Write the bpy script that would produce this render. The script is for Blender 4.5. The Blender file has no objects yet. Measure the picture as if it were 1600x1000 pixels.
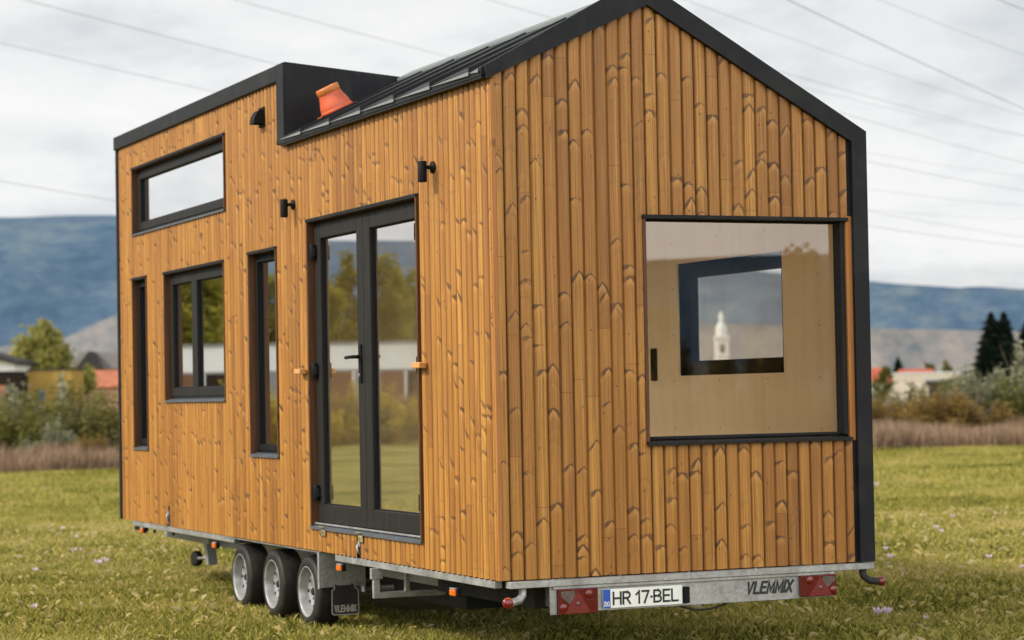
import bpy, math, random
import numpy as np
from mathutils import Vector, Matrix

random.seed(7); rng = np.random.default_rng(7)
SC = bpy.context.scene
COL = SC.collection
rad = math.radians
HB = 0.56                      # height of the house floor edge above the meadow

# ------------------------------------------------------------------ camera
CAM = np.array([-5.19693, -11.96578, 1.05303 + HB])
YAW, PITCH, ROLL, FPX = 0.4174364, 0.0326902, -0.0186842, 3585.78
_f = np.array([math.sin(YAW)*math.cos(PITCH), math.cos(YAW)*math.cos(PITCH), math.sin(PITCH)])
_r0 = np.array([math.cos(YAW), -math.sin(YAW), 0.0]); _u0 = np.cross(_r0, _f)
_r = _r0*math.cos(ROLL) + _u0*math.sin(ROLL); _u = -_r0*math.sin(ROLL) + _u0*math.cos(ROLL)
cd = bpy.data.cameras.new('camera'); cam = bpy.data.objects.new('camera', cd); COL.objects.link(cam)
M = Matrix(((_r[0], _u[0], -_f[0], CAM[0]), (_r[1], _u[1], -_f[1], CAM[1]), (_r[2], _u[2], -_f[2], CAM[2]), (0, 0, 0, 1)))
cam.matrix_world = M
cd.sensor_width = 36; cd.lens = FPX/1600*36; cd.clip_start = 0.1; cd.clip_end = 20000
cd.dof.use_dof = True; cd.dof.focus_distance = 13.2; cd.dof.aperture_fstop = 2.8
SC.camera = cam

def at(px, py, depth):
    """survey point: photo direction and distance along the view axis -> world"""
    d = _f + (px-800)/FPX*_r - (py-500)/FPX*_u
    return CAM + d*depth
def side_mirror(p): return np.array([0.16-p[0], p[1], p[2]])     # what the long facade's panes look at
def end_mirror(p): return np.array([p[0], 0.2-p[1], p[2]])       # what the gable pane looks at
def ground_depth(py, px=800):
    d = _f + (px-800)/FPX*_r - (py-500)/FPX*_u
    return -CAM[2]/d[2]

# ------------------------------------------------------------------ node helpers
class NT:
    def __init__(s, name):
        s.m = bpy.data.materials.new(name); s.m.use_nodes = True
        s.t = s.m.node_tree; s.n = s.t.nodes; s.l = s.t.links; s.n.clear()
        s.out = s.n.new('ShaderNodeOutputMaterial')
    def node(s, typ, **k):
        n = s.n.new(typ)
        for a, b in k.items(): setattr(n, a, b)
        return n
    def set(s, inp, v):
        if hasattr(v, 'is_output') or isinstance(v, bpy.types.NodeSocket): s.l.new(v, inp)
        elif isinstance(v, (tuple, list)) and len(v) == 3 and inp.type == 'RGBA': inp.default_value = (*v, 1)
        else: inp.default_value = v
    def math(s, op, a, b=0.0, c=0.0, clamp=False):
        n = s.node('ShaderNodeMath', operation=op, use_clamp=clamp)
        s.set(n.inputs[0], a); s.set(n.inputs[1], b); s.set(n.inputs[2], c); return n.outputs[0]
    def comb(s, x, y, z=0.0):
        n = s.node('ShaderNodeCombineXYZ')
        for i, v in zip(n.inputs, (x, y, z)): s.set(i, v)
        return n.outputs[0]
    def sep(s, v):
        n = s.node('ShaderNodeSeparateXYZ'); s.set(n.inputs[0], v); return n.outputs
    def noise(s, vec, scale=1.0, detail=2.0, rough=0.5, dim='3D', color=False):
        n = s.node('ShaderNodeTexNoise', noise_dimensions=dim); s.set(n.inputs['Vector'], vec)
        n.inputs['Scale'].default_value = scale; n.inputs['Detail'].default_value = detail; n.inputs['Roughness'].default_value = rough
        return n.outputs[1 if color else 0]
    def white(s, vec, color=False):
        n = s.node('ShaderNodeTexWhiteNoise', noise_dimensions='3D'); s.set(n.inputs['Vector'], vec)
        return n.outputs[1] if color else n.outputs[0]
    def mapr(s, v, a, b, c=0.0, d=1.0, smooth=True):
        n = s.node('ShaderNodeMapRange'); n.interpolation_type = 'SMOOTHSTEP' if smooth else 'LINEAR'
        for i, x in zip(n.inputs, (v, a, b, c, d)): s.set(i, x)
        return n.outputs[0]
    def mix(s, f, a, b, blend='MIX'):
        n = s.node('ShaderNodeMix', data_type='RGBA', blend_type=blend)
        s.set(n.inputs[0], f); s.set(n.inputs[6], a); s.set(n.inputs[7], b); return n.outputs[2]
    def ramp(s, v, stops):
        n = s.node('ShaderNodeValToRGB'); s.set(n.inputs[0], v); e = n.color_ramp.elements
        while len(e) < len(stops): e.new(0.5)
        for x, (p, c) in zip(e, stops): x.position = p; x.color = (*c, 1)
        return n.outputs[0]
    def uv(s, name):
        return s.node('ShaderNodeUVMap', uv_map=name).outputs[0]
    def attr(s, name):
        return s.node('ShaderNodeAttribute', attribute_name=name)
    def pos(s): return s.node('ShaderNodeNewGeometry').outputs['Position']
    def obj(s): return s.node('ShaderNodeTexCoord').outputs['Object']
    def bump(s, h, strength=0.3, dist=0.01):
        n = s.node('ShaderNodeBump'); n.inputs['Strength'].default_value = strength; n.inputs['Distance'].default_value = dist
        s.set(n.inputs['Height'], h); return n.outputs[0]
    def bsdf(s, color, rough=0.5, metal=0.0, normal=None, spec=0.5, coat=0.0):
        n = s.node('ShaderNodeBsdfPrincipled')
        s.set(n.inputs['Base Color'], color); s.set(n.inputs['Roughness'], rough); s.set(n.inputs['Metallic'], metal)
        n.inputs['Specular IOR Level'].default_value = spec; n.inputs['Coat Weight'].default_value = coat
        if normal is not None: s.set(n.inputs['Normal'], normal)
        s.l.new(n.outputs[0], s.out.inputs[0]); return n

def mat_simple(name, col, rough=0.5, metal=0.0, var=0.12, scale=6.0, bump=0.0, spec=0.5, streak=False):
    t = NT(name); v = t.obj()
    if streak:
        x, y, z = t.sep(v); v = t.comb(t.math('MULTIPLY', x, 9), t.math('MULTIPLY', y, 9), t.math('MULTIPLY', z, 0.8))
    n = t.noise(v, scale, 5, 0.6)
    k = t.mapr(n, 0.3, 0.7, 1-var, 1+var, False)
    c = t.mix(1.0, col, t.comb(k, k, k), 'MULTIPLY')
    r = t.mapr(t.noise(v, scale*2.3, 4), 0.3, 0.7, max(rough-0.09, 0.02), rough+0.09, False)
    t.bsdf(c, r, metal, t.bump(t.noise(v, scale*8, 3), bump, 0.004) if bump else None, spec)
    return t.m

# ---- thermo-treated timber boards: uv 'board' = (across 0..1, height m), uv 'seed' = two random numbers per board
def mat_cladding(name='oiled_pine_cladding', kdark=0.88, e0=0.39, groove_shade=0.5):
    t = NT(name)
    u, v, _ = t.sep(t.uv('board')); r1, r2, _ = t.sep(t.uv('seed'))
    k1 = t.math('MULTIPLY', r1, 913.0); k2 = t.math('MULTIPLY', r2, 517.0)
    # grain
    gv = t.comb(t.math('ADD', t.math('MULTIPLY', u, 5.0), k1), t.math('MULTIPLY', v, 1.4), k2)
    warp = t.noise(t.comb(k1, t.math('MULTIPLY', v, 3.0), u), 1.0, 2)
    grain = t.noise(t.comb(t.math('ADD', t.math('MULTIPLY', u, 9.0), t.math('ADD', k1, t.math('MULTIPLY', warp, 1.4))), t.math('MULTIPLY', v, 0.9), k2), 1.6, 5, 0.65)
    fine = t.noise(t.comb(t.math('ADD', t.math('MULTIPLY', u, 15.0), k1), t.math('MULTIPLY', v, 1.6), k2), 1.0, 4, 0.7)
    blot = t.noise(gv, 0.8, 3, 0.5)
    # butt joints + tone per length
    H = 1.9
    tj = t.math('ADD', t.math('DIVIDE', v, H), k1); ij = t.math('FLOOR', tj); fj = t.math('FRACT', tj)
    pj = t.mapr(t.white(t.comb(ij, k1, 3.0)), 0, 1, 0.15, 0.85, False)
    dj = t.math('SUBTRACT', fj, pj); above = t.math('GREATER_THAN', dj, 0.0)
    tone = t.white(t.comb(t.math('ADD', ij, above), k1, k2))
    joint = t.math('LESS_THAN', t.math('MULTIPLY', t.math('ABSOLUTE', dj), H), 0.0016)
    base = t.ramp(t.math('ADD', t.math('MULTIPLY', tone, 0.6), t.math('MULTIPLY', r2, 0.4)), [(0.1, (0.230, 0.086, 0.012)), (0.35, (0.345, 0.143, 0.020)), (0.65, (0.435, 0.192, 0.028)), (0.9, (0.535, 0.260, 0.045))])
    base = t.mix(t.mapr(grain, 0.35, 0.72), base, (0.215, 0.083, 0.012))
    base = t.mix(t.mapr(fine, 0.46, 0.72, 0, 0.6), base, (0.150, 0.053, 0.008))
    base = t.mix(t.mapr(blot, 0.5, 0.8, 0, 0.45), base, (0.55, 0.300, 0.070))
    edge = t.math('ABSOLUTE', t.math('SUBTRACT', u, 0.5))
    base = t.mix(t.mapr(edge, e0, 0.475, 0, groove_shade), base, (0.120, 0.046, 0.010))  # groove shade painted into the colour towards both board edges
    dark_all = None
    for (Hc, sd, prob) in ((0.47, 11.0, 0.50), (0.66, 29.0, 0.42), (0.31, 53.0, 0.10)):
        tc = t.math('ADD', t.math('DIVIDE', v, Hc), t.math('MULTIPLY', k2, 1.37)); ic = t.math('FLOOR', tc); fc = t.math('FRACT', tc)
        wn = t.node('ShaderNodeTexWhiteNoise', noise_dimensions='3D'); t.set(wn.inputs['Vector'], t.comb(ic, k1, sd))
        sc = t.node('ShaderNodeSeparateColor'); t.set(sc.inputs[0], wn.outputs[1]); a, b, c = sc.outputs
        p = t.mapr(a, 0, 1, 0.2, 0.8, False); cu = t.mapr(b, 0, 1, 0.30, 0.72, False)
        here = t.math('LESS_THAN', c, prob); c2 = t.math('FRACT', t.math('MULTIPLY', c, 37.7)); c3 = t.math('FRACT', t.math('MULTIPLY', b, 53.3))
        du = t.math('SUBTRACT', u, cu); au = t.math('ABSOLUTE', du)
        wob = t.math('MULTIPLY', t.math('SUBTRACT', t.noise(t.comb(t.math('MULTIPLY', u, 7), t.math('MULTIPLY', v, 45), k1), 1.0, 2), 0.5), 0.016)
        slope = t.mapr(c2, 0, 1, 0.012, 0.125, False)
        dd = t.math('ADD', t.math('ADD', t.math('MULTIPLY', t.math('SUBTRACT', fc, p), Hc), t.math('MULTIPLY', au, slope)), wob)
        side = t.mapr(t.math('MULTIPLY', du, t.mapr(c3, 0.0, 1.0, -1.6, 0.4, False)), -0.35, 0.12)      # one flank of the spike knot is heavier
        th = t.math('MULTIPLY', t.mapr(t.math('MULTIPLY', au, t.math('ADD', side, 0.25)), 0, 0.35, 0.0050, 0.0200, False), t.mapr(c3, 0, 1, 0.5, 1.15, False))
        k = t.mapr(t.math('DIVIDE', t.math('ABSOLUTE', dd), th), 0.55, 1.15, 1.0, 0.0)
        k = t.math('MULTIPLY', k, t.mapr(side, 0, 1, t.math('ADD', 0.2, t.math('MULTIPLY', c2, 0.7)), 1.0)); k = t.math('MULTIPLY', k, t.mapr(au, 0.42, 0.62, 1.0, 0.2)); k = t.math('MULTIPLY', k, here)
        # little round heart of the knot
        hd = t.math('ADD', t.math('POWER', t.math('MULTIPLY', t.math('SUBTRACT', du, 0.04), 9.0), 2.0), t.math('POWER', t.math('DIVIDE', t.math('ADD', dd, 0.004), 0.008), 2.0))
        heart = t.math('MULTIPLY', t.mapr(hd, 0.4, 1.1, 0.9, 0.0), t.math('MULTIPLY', here, t.math('GREATER_THAN', c2, 0.45)))
        k = t.math('MAXIMUM', k, heart)
        flare = t.math('MULTIPLY', t.math('MULTIPLY', t.mapr(dd, -0.065, -0.008, 0.0, 1.0), t.math('LESS_THAN', dd, -0.004)), here)
        flare = t.math('MULTIPLY', flare, t.mapr(au, 0.1, 0.5, 0.75, 0.15))
        base = t.mix(t.math('MULTIPLY', flare, t.mapr(c3, 0, 1, 0.15, 0.75, False)), base, (0.60, 0.31, 0.085))
        over = t.math('MULTIPLY', t.math('MULTIPLY', t.mapr(dd, 0.0, 0.07, 1.0, 0.0), t.math('GREATER_THAN', dd, 0.0)), here)
        base = t.mix(t.math('MULTIPLY', over, t.mapr(c2, 0, 1, 0.0, 0.25, False)), base, (0.30, 0.115, 0.024))
        base = t.mix(t.math('MULTIPLY', k, kdark), base, (0.045, 0.016, 0.006))
        dark_all = k if dark_all is None else t.math('MAXIMUM', dark_all, k)
    Hd = 0.24; td = t.math('ADD', t.math('DIVIDE', v, Hd), t.math('MULTIPLY', k1, 2.11)); idd = t.math('FLOOR', td)
    wd_ = t.node('ShaderNodeTexWhiteNoise', noise_dimensions='3D'); t.set(wd_.inputs['Vector'], t.comb(idd, k2, 77.0))
    sd_ = t.node('ShaderNodeSeparateColor'); t.set(sd_.inputs[0], wd_.outputs[1]); da, db, dc = sd_.outputs
    rr_ = t.math('ADD', t.math('POWER', t.math('DIVIDE', t.math('SUBTRACT', u, t.mapr(da, 0, 1, 0.2, 0.8, False)), 0.075), 2), t.math('POWER', t.math('DIVIDE', t.math('MULTIPLY', t.math('SUBTRACT', t.math('FRACT', td), t.mapr(db, 0, 1, 0.15, 0.85, False)), Hd), 0.0085), 2))
    dot = t.math('MULTIPLY', t.mapr(rr_, 0.3, 1.2, 0.85, 0.0), t.math('LESS_THAN', dc, 0.22))
    base = t.mix(dot, base, (0.075, 0.026, 0.008))
    stain = t.math('MULTIPLY', t.mapr(t.noise(t.comb(t.math('ADD', t.math('MULTIPLY', u, 1.2), k1), t.math('MULTIPLY', v, 2.2), k2), 1.0, 3), 0.66, 0.80), 0.55)
    base = t.mix(stain, base, (0.20, 0.075, 0.016))
    # drying cracks
    cw = t.math('ADD', 0.62, t.math('MULTIPLY', t.math('SUBTRACT', t.noise(t.comb(k1, t.math('MULTIPLY', v, 9.0), 1.0), 1.0, 3), 0.5), 0.06))
    cr = t.math('LESS_THAN', t.math('ABSOLUTE', t.math('SUBTRACT', u, cw)), 0.014)
    cr = t.math('MULTIPLY', cr, t.mapr(t.noise(t.comb(k2, t.math('MULTIPLY', v, 1.3), k1), 1.0, 2), 0.53, 0.60))
    base = t.mix(t.math('MULTIPLY', cr, 0.75), base, (0.07, 0.025, 0.008))
    base = t.mix(t.math('MULTIPLY', joint, 0.8), base, (0.06, 0.022, 0.008))
    h = t.math('SUBTRACT', t.math('ADD', t.math('MULTIPLY', grain, 0.5), t.math('MULTIPLY', fine, 0.3)), t.math('MULTIPLY', t.math('ADD', cr, joint), 1.2))
    t.bsdf(base, t.mapr(grain, 0.2, 0.8, 0.34, 0.55, False), 0, t.bump(h, 0.4, 0.003), 0.45)
    return t.m

def mat_timber(name, ca, cb, rough=0.5):
    t = NT(name); x, y, z = t.sep(t.obj())
    g = t.noise(t.comb(t.math('MULTIPLY', x, 30), t.math('MULTIPLY', y, 30), t.math('MULTIPLY', z, 1.6)), 1.3, 5, 0.65)
    kn = t.node('ShaderNodeTexVoronoi'); t.set(kn.inputs['Vector'], t.comb(t.math('MULTIPLY', x, 6), t.math('MULTIPLY', y, 6), t.math('MULTIPLY', z, 3.2))); kn.inputs['Scale'].default_value = 1.0
    c = t.mix(t.mapr(g, 0.3, 0.72), cb, ca)
    c = t.mix(t.mapr(kn.outputs['Distance'], 0.06, 0.15, 0.85, 0.0), c, tuple(k*0.2 for k in ca))
    t.bsdf(c, rough, 0, t.bump(g, 0.2, 0.002), 0.35); return t.m

def mat_sheet(name, col, dust):
    t = NT(name); v = t.obj(); x, y, z = t.sep(v)
    n = t.noise(v, 3.0, 6, 0.65); st = t.noise(t.comb(t.math('MULTIPLY', x, 14), t.math('MULTIPLY', y, 14), t.math('MULTIPLY', z, 1.2)), 1.0, 4, 0.6); sc = t.noise(v, 22, 4, 0.7)
    c = t.mix(t.mapr(n, 0.42, 0.75, 0, 0.75), col, dust)
    c = t.mix(t.mapr(st, 0.58, 0.78, 0, 0.5), c, dust)
    c = t.mix(t.mapr(sc, 0.70, 0.76, 0, 0.55), c, tuple(k*2.2 for k in dust))
    t.bsdf(c, t.mapr(n, 0.3, 0.7, 0.42, 0.66, False), 0, t.bump(t.noise(v, 1.1, 2), 0.12, 0.03), 0.16); return t.m

def mat_ply():
    t = NT('birch_plywood'); x, y, z = t.sep(t.obj())
    g = t.noise(t.comb(t.math('MULTIPLY', x, 7), t.math('MULTIPLY', y, 7), t.math('MULTIPLY', z, 0.5)), 1.2, 6, 0.6)
    f = t.noise(t.comb(t.math('MULTIPLY', x, 60), t.math('MULTIPLY', y, 60), t.math('MULTIPLY', z, 3)), 1.0, 3)
    c = t.ramp(t.math('ADD', t.math('MULTIPLY', g, 0.7), t.math('MULTIPLY', f, 0.3)), [(0.3, (0.84, 0.68, 0.46)), (0.55, (0.92, 0.78, 0.56)), (0.75, (0.95, 0.84, 0.65))])
    sy = t.math('ABSOLUTE', t.math('SUBTRACT', t.math('FRACT', t.math('MULTIPLY', y, 1.55)), 0.5)); sz = t.math('ABSOLUTE', t.math('SUBTRACT', t.math('FRACT', t.math('MULTIPLY', z, 3.1)), 0.5))
    d = t.math('ADD', t.math('POWER', t.math('DIVIDE', sy, 1.55), 2), t.math('POWER', t.math('DIVIDE', sz, 3.1), 2))
    c = t.mix(t.math('LESS_THAN', d, 0.0055**2), c, (0.12, 0.08, 0.05))
    t.bsdf(c, 0.55, 0, None, 0.3); return t.m

def mat_galv():
    t = NT('galvanised_steel'); v = t.obj()
    vo = t.node('ShaderNodeTexVoronoi'); t.set(vo.inputs['Vector'], v); vo.inputs['Scale'].default_value = 70
    sp = t.sep(vo.outputs['Color'])[0]
    n = t.noise(v, 5, 5, 0.65)
    k = t.math('ADD', t.math('MULTIPLY', sp, 0.10), t.mapr(n, 0.3, 0.7, 0.20, 0.37, False))
    c = t.mix(t.mapr(t.noise(v, 14, 4), 0.58, 0.75, 0, 0.5), t.comb(k, t.math('MULTIPLY', k, 1.01), t.math('MULTIPLY', k, 0.99)), (0.20, 0.17, 0.13))
    t.bsdf(c, t.mapr(n, 0.3, 0.7, 0.38, 0.58, False), 0.55, None, 0.5); return t.m

def mat_glass(name='window_glass', gain=3.2, tint=(0.97, 0.99, 0.98)):
    t = NT(name)
    fr = t.node('ShaderNodeFresnel'); fr.inputs['IOR'].default_value = 1.5
    wv = t.bump(t.noise(t.obj(), 1.6, 1), 0.012, 0.02) if gain > 3 else None
    k = t.math('MINIMUM', t.math('MULTIPLY', fr.outputs[0], gain), 0.92)
    tr = t.node('ShaderNodeBsdfTransparent'); t.set(tr.inputs[0], tint)
    gl = t.node('ShaderNodeBsdfGlossy'); gl.inputs['Roughness'].default_value = 0.0; t.set(gl.inputs['Color'], (0.97, 0.98, 0.98)); 
    if wv is not None: t.set(gl.inputs['Normal'], wv)
    m = t.node('ShaderNodeMixShader'); t.set(m.inputs[0], k); t.l.new(tr.outputs[0], m.inputs[1]); t.l.new(gl.outputs[0], m.inputs[2])
    t.l.new(m.outputs[0], t.out.inputs[0]); return t.m

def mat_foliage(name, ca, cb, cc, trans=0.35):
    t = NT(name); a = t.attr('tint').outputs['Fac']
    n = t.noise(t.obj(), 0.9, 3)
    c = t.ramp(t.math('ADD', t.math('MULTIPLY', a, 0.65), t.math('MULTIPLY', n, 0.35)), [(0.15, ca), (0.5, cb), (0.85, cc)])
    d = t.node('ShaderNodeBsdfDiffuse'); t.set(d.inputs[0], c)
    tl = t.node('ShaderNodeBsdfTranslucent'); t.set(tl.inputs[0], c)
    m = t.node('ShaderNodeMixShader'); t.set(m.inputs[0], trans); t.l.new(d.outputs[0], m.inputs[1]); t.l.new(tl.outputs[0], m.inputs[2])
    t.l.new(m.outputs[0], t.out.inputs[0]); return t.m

def grass_colour(t, extra=None):
    """patchy meadow colour from the world position (shared by soil sheet and blades)"""
    x, y, z = t.sep(t.pos()); p = t.comb(x, y, 0.0)
    a = t.noise(p, 0.33, 4, 0.6); b = t.noise(p, 1.7, 4, 0.6); c = t.noise(p, 0.09, 3, 0.5)
    k = t.math('ADD', t.math('ADD', t.math('MULTIPLY', a, 0.62), t.math('MULTIPLY', b, 0.33)), t.math('MULTIPLY', c, 0.20)); k = t.math('SUBTRACT', k, 0.075)
    if extra is not None: k = t.math('ADD', k, t.math('MULTIPLY', t.math('SUBTRACT', extra, 0.5), 0.30))
    return t.ramp(k, [(0.30, (0.070, 0.080, 0.018)), (0.42, (0.215, 0.212, 0.042)), (0.54, (0.405, 0.362, 0.088)), (0.65, (0.490, 0.390, 0.145)), (0.82, (0.56, 0.46, 0.27))])
def mat_ground():
    t = NT('meadow_soil'); c = grass_colour(t)
    f = t.noise(t.pos(), 38, 4, 0.7)
    c = t.mix(t.mapr(f, 0.35, 0.7, 0.45, 0.0), c, (0.07, 0.07, 0.018)); c = t.mix(1.0, c, (0.66, 0.66, 0.66), 'MULTIPLY')
    t.bsdf(c, 0.95, 0, t.bump(f, 0.8, 0.03), 0.05); return t.m
def mat_grass():
    t = NT('grass_blades'); a = t.attr('tint').outputs['Fac']; c = grass_colour(t, a)
    d = t.node('ShaderNodeBsdfDiffuse'); t.set(d.inputs[0], c)
    tl = t.node('ShaderNodeBsdfTranslucent'); t.set(tl.inputs[0], c)
    m = t.node('ShaderNodeMixShader'); t.set(m.inputs[0], 0.4); t.l.new(d.outputs[0], m.inputs[1]); t.l.new(tl.outputs[0], m.inputs[2])
    t.l.new(m.outputs[0], t.out.inputs[0]); return t.m

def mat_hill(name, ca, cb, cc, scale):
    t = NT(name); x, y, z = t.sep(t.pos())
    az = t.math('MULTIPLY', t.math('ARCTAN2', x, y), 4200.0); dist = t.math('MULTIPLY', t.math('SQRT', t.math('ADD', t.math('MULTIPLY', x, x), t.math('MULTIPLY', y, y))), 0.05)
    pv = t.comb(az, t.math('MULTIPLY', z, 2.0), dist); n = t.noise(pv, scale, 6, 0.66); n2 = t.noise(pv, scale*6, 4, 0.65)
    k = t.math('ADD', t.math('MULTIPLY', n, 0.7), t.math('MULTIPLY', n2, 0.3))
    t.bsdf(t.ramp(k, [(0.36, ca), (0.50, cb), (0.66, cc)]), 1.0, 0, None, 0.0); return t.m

MT = dict(
    clad=mat_cladding(), clad_long=mat_cladding('sunlit_pine_cladding', 0.8, 0.34, 0.88),  # long wall copy: stronger painted groove shade, fainter knots
    jamb=mat_timber('reveal_timber', (0.050, 0.020, 0.007), (0.115, 0.044, 0.013)),
    block=mat_timber('timber_block', (0.48, 0.22, 0.07), (0.58, 0.29, 0.10)),
    plank=mat_timber('trim_timber', (0.30, 0.115, 0.028), (0.40, 0.165, 0.042)),
    ply=mat_ply(),
    sill=mat_simple('grey_sill_sheet', (0.075, 0.085, 0.098), 0.42, 0.0, 0.2, 6, 0.03, 0.4),
    black=mat_sheet('anthracite_sheet', (0.0105, 0.0115, 0.0135), (0.030, 0.031, 0.032)),
    roof=mat_simple('roof_sheet', (0.012, 0.013, 0.015), 0.55, 0.0, 0.25, 3, 0.02, 0.22),
    frame=mat_simple('anthracite_profile', (0.0165, 0.0155, 0.0145), 0.52, 0.0, 0.2, 3, 0.05, 0.16, True),
    gasket=mat_simple('black_gasket', (0.008, 0.008, 0.009), 0.6, 0, 0.1, 6, 0, 0.12),
    membrane=mat_simple('black_membrane', (0.010, 0.010, 0.010), 0.8, 0, 0.1),
    white=mat_simple('white_lining', (0.78, 0.79, 0.80), 0.6, 0, 0.04, 2),
    lightfold=mat_simple('pale_sheet_edge', (0.20, 0.205, 0.21), 0.45, 0.2, 0.1),
    ridge=mat_simple('ridge_sheet', (0.17, 0.20, 0.19), 0.4, 0.3, 0.1),
    galv=mat_galv(),
    rubber=mat_sheet('tyre_rubber', (0.017, 0.016, 0.015), (0.055, 0.046, 0.036)),
    flap=mat_simple('black_rubber_sheet', (0.022, 0.021, 0.020), 0.7, 0, 0.3, 9, 0.1, 0.3),
    rim=mat_simple('silver_wheel_paint', (0.27, 0.272, 0.265), 0.42, 0.3, 0.3, 11),
    hole=mat_simple('dark_hollow', (0.01, 0.01, 0.01), 0.9, 0, 0.1),
    red=mat_simple('red_lens', (0.095, 0.003, 0.004), 0.16, 0, 0.15, 30, 0.1, 0.6),
    redhot=mat_simple('red_reflector', (0.14, 0.004, 0.005), 0.12, 0, 0.2, 60, 0.2, 0.7),
    amber=mat_simple('amber_lens', (0.55, 0.115, 0.010), 0.2, 0, 0.15, 40, 0.1, 0.6),
    clear=mat_simple('clear_lens', (0.11, 0.085, 0.08), 0.15, 0.1, 0.3, 40, 0.1, 0.7),
    plate=mat_simple('white_plate', (0.74, 0.75, 0.72), 0.35, 0, 0.05, 8),
    blue=mat_simple('blue_band', (0.012, 0.075, 0.42), 0.35, 0, 0.06),
    ink=mat_simple('black_lettering', (0.012, 0.012, 0.013), 0.5, 0, 0.1),
    greytext=mat_simple('grey_lettering', (0.36, 0.34, 0.31), 0.6, 0, 0.15),
    clay=mat_simple('orange_vent_plastic', (0.56, 0.098, 0.034), 0.42, 0, 0.22, 9, 0.05),
    collar=mat_simple('brown_collar', (0.52, 0.150, 0.030), 0.4, 0, 0.08),
    zinc=mat_simple('yellow_zinc', (0.50, 0.43, 0.26), 0.35, 0.7, 0.2, 20),
    glass=mat_glass('window_glass', 4.2), glass_end=mat_glass('gable_glass', 2.3, (1.0, 1.0, 0.98)),
    cable=mat_simple('black_cable', (0.012, 0.012, 0.012), 0.5),
)

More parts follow.
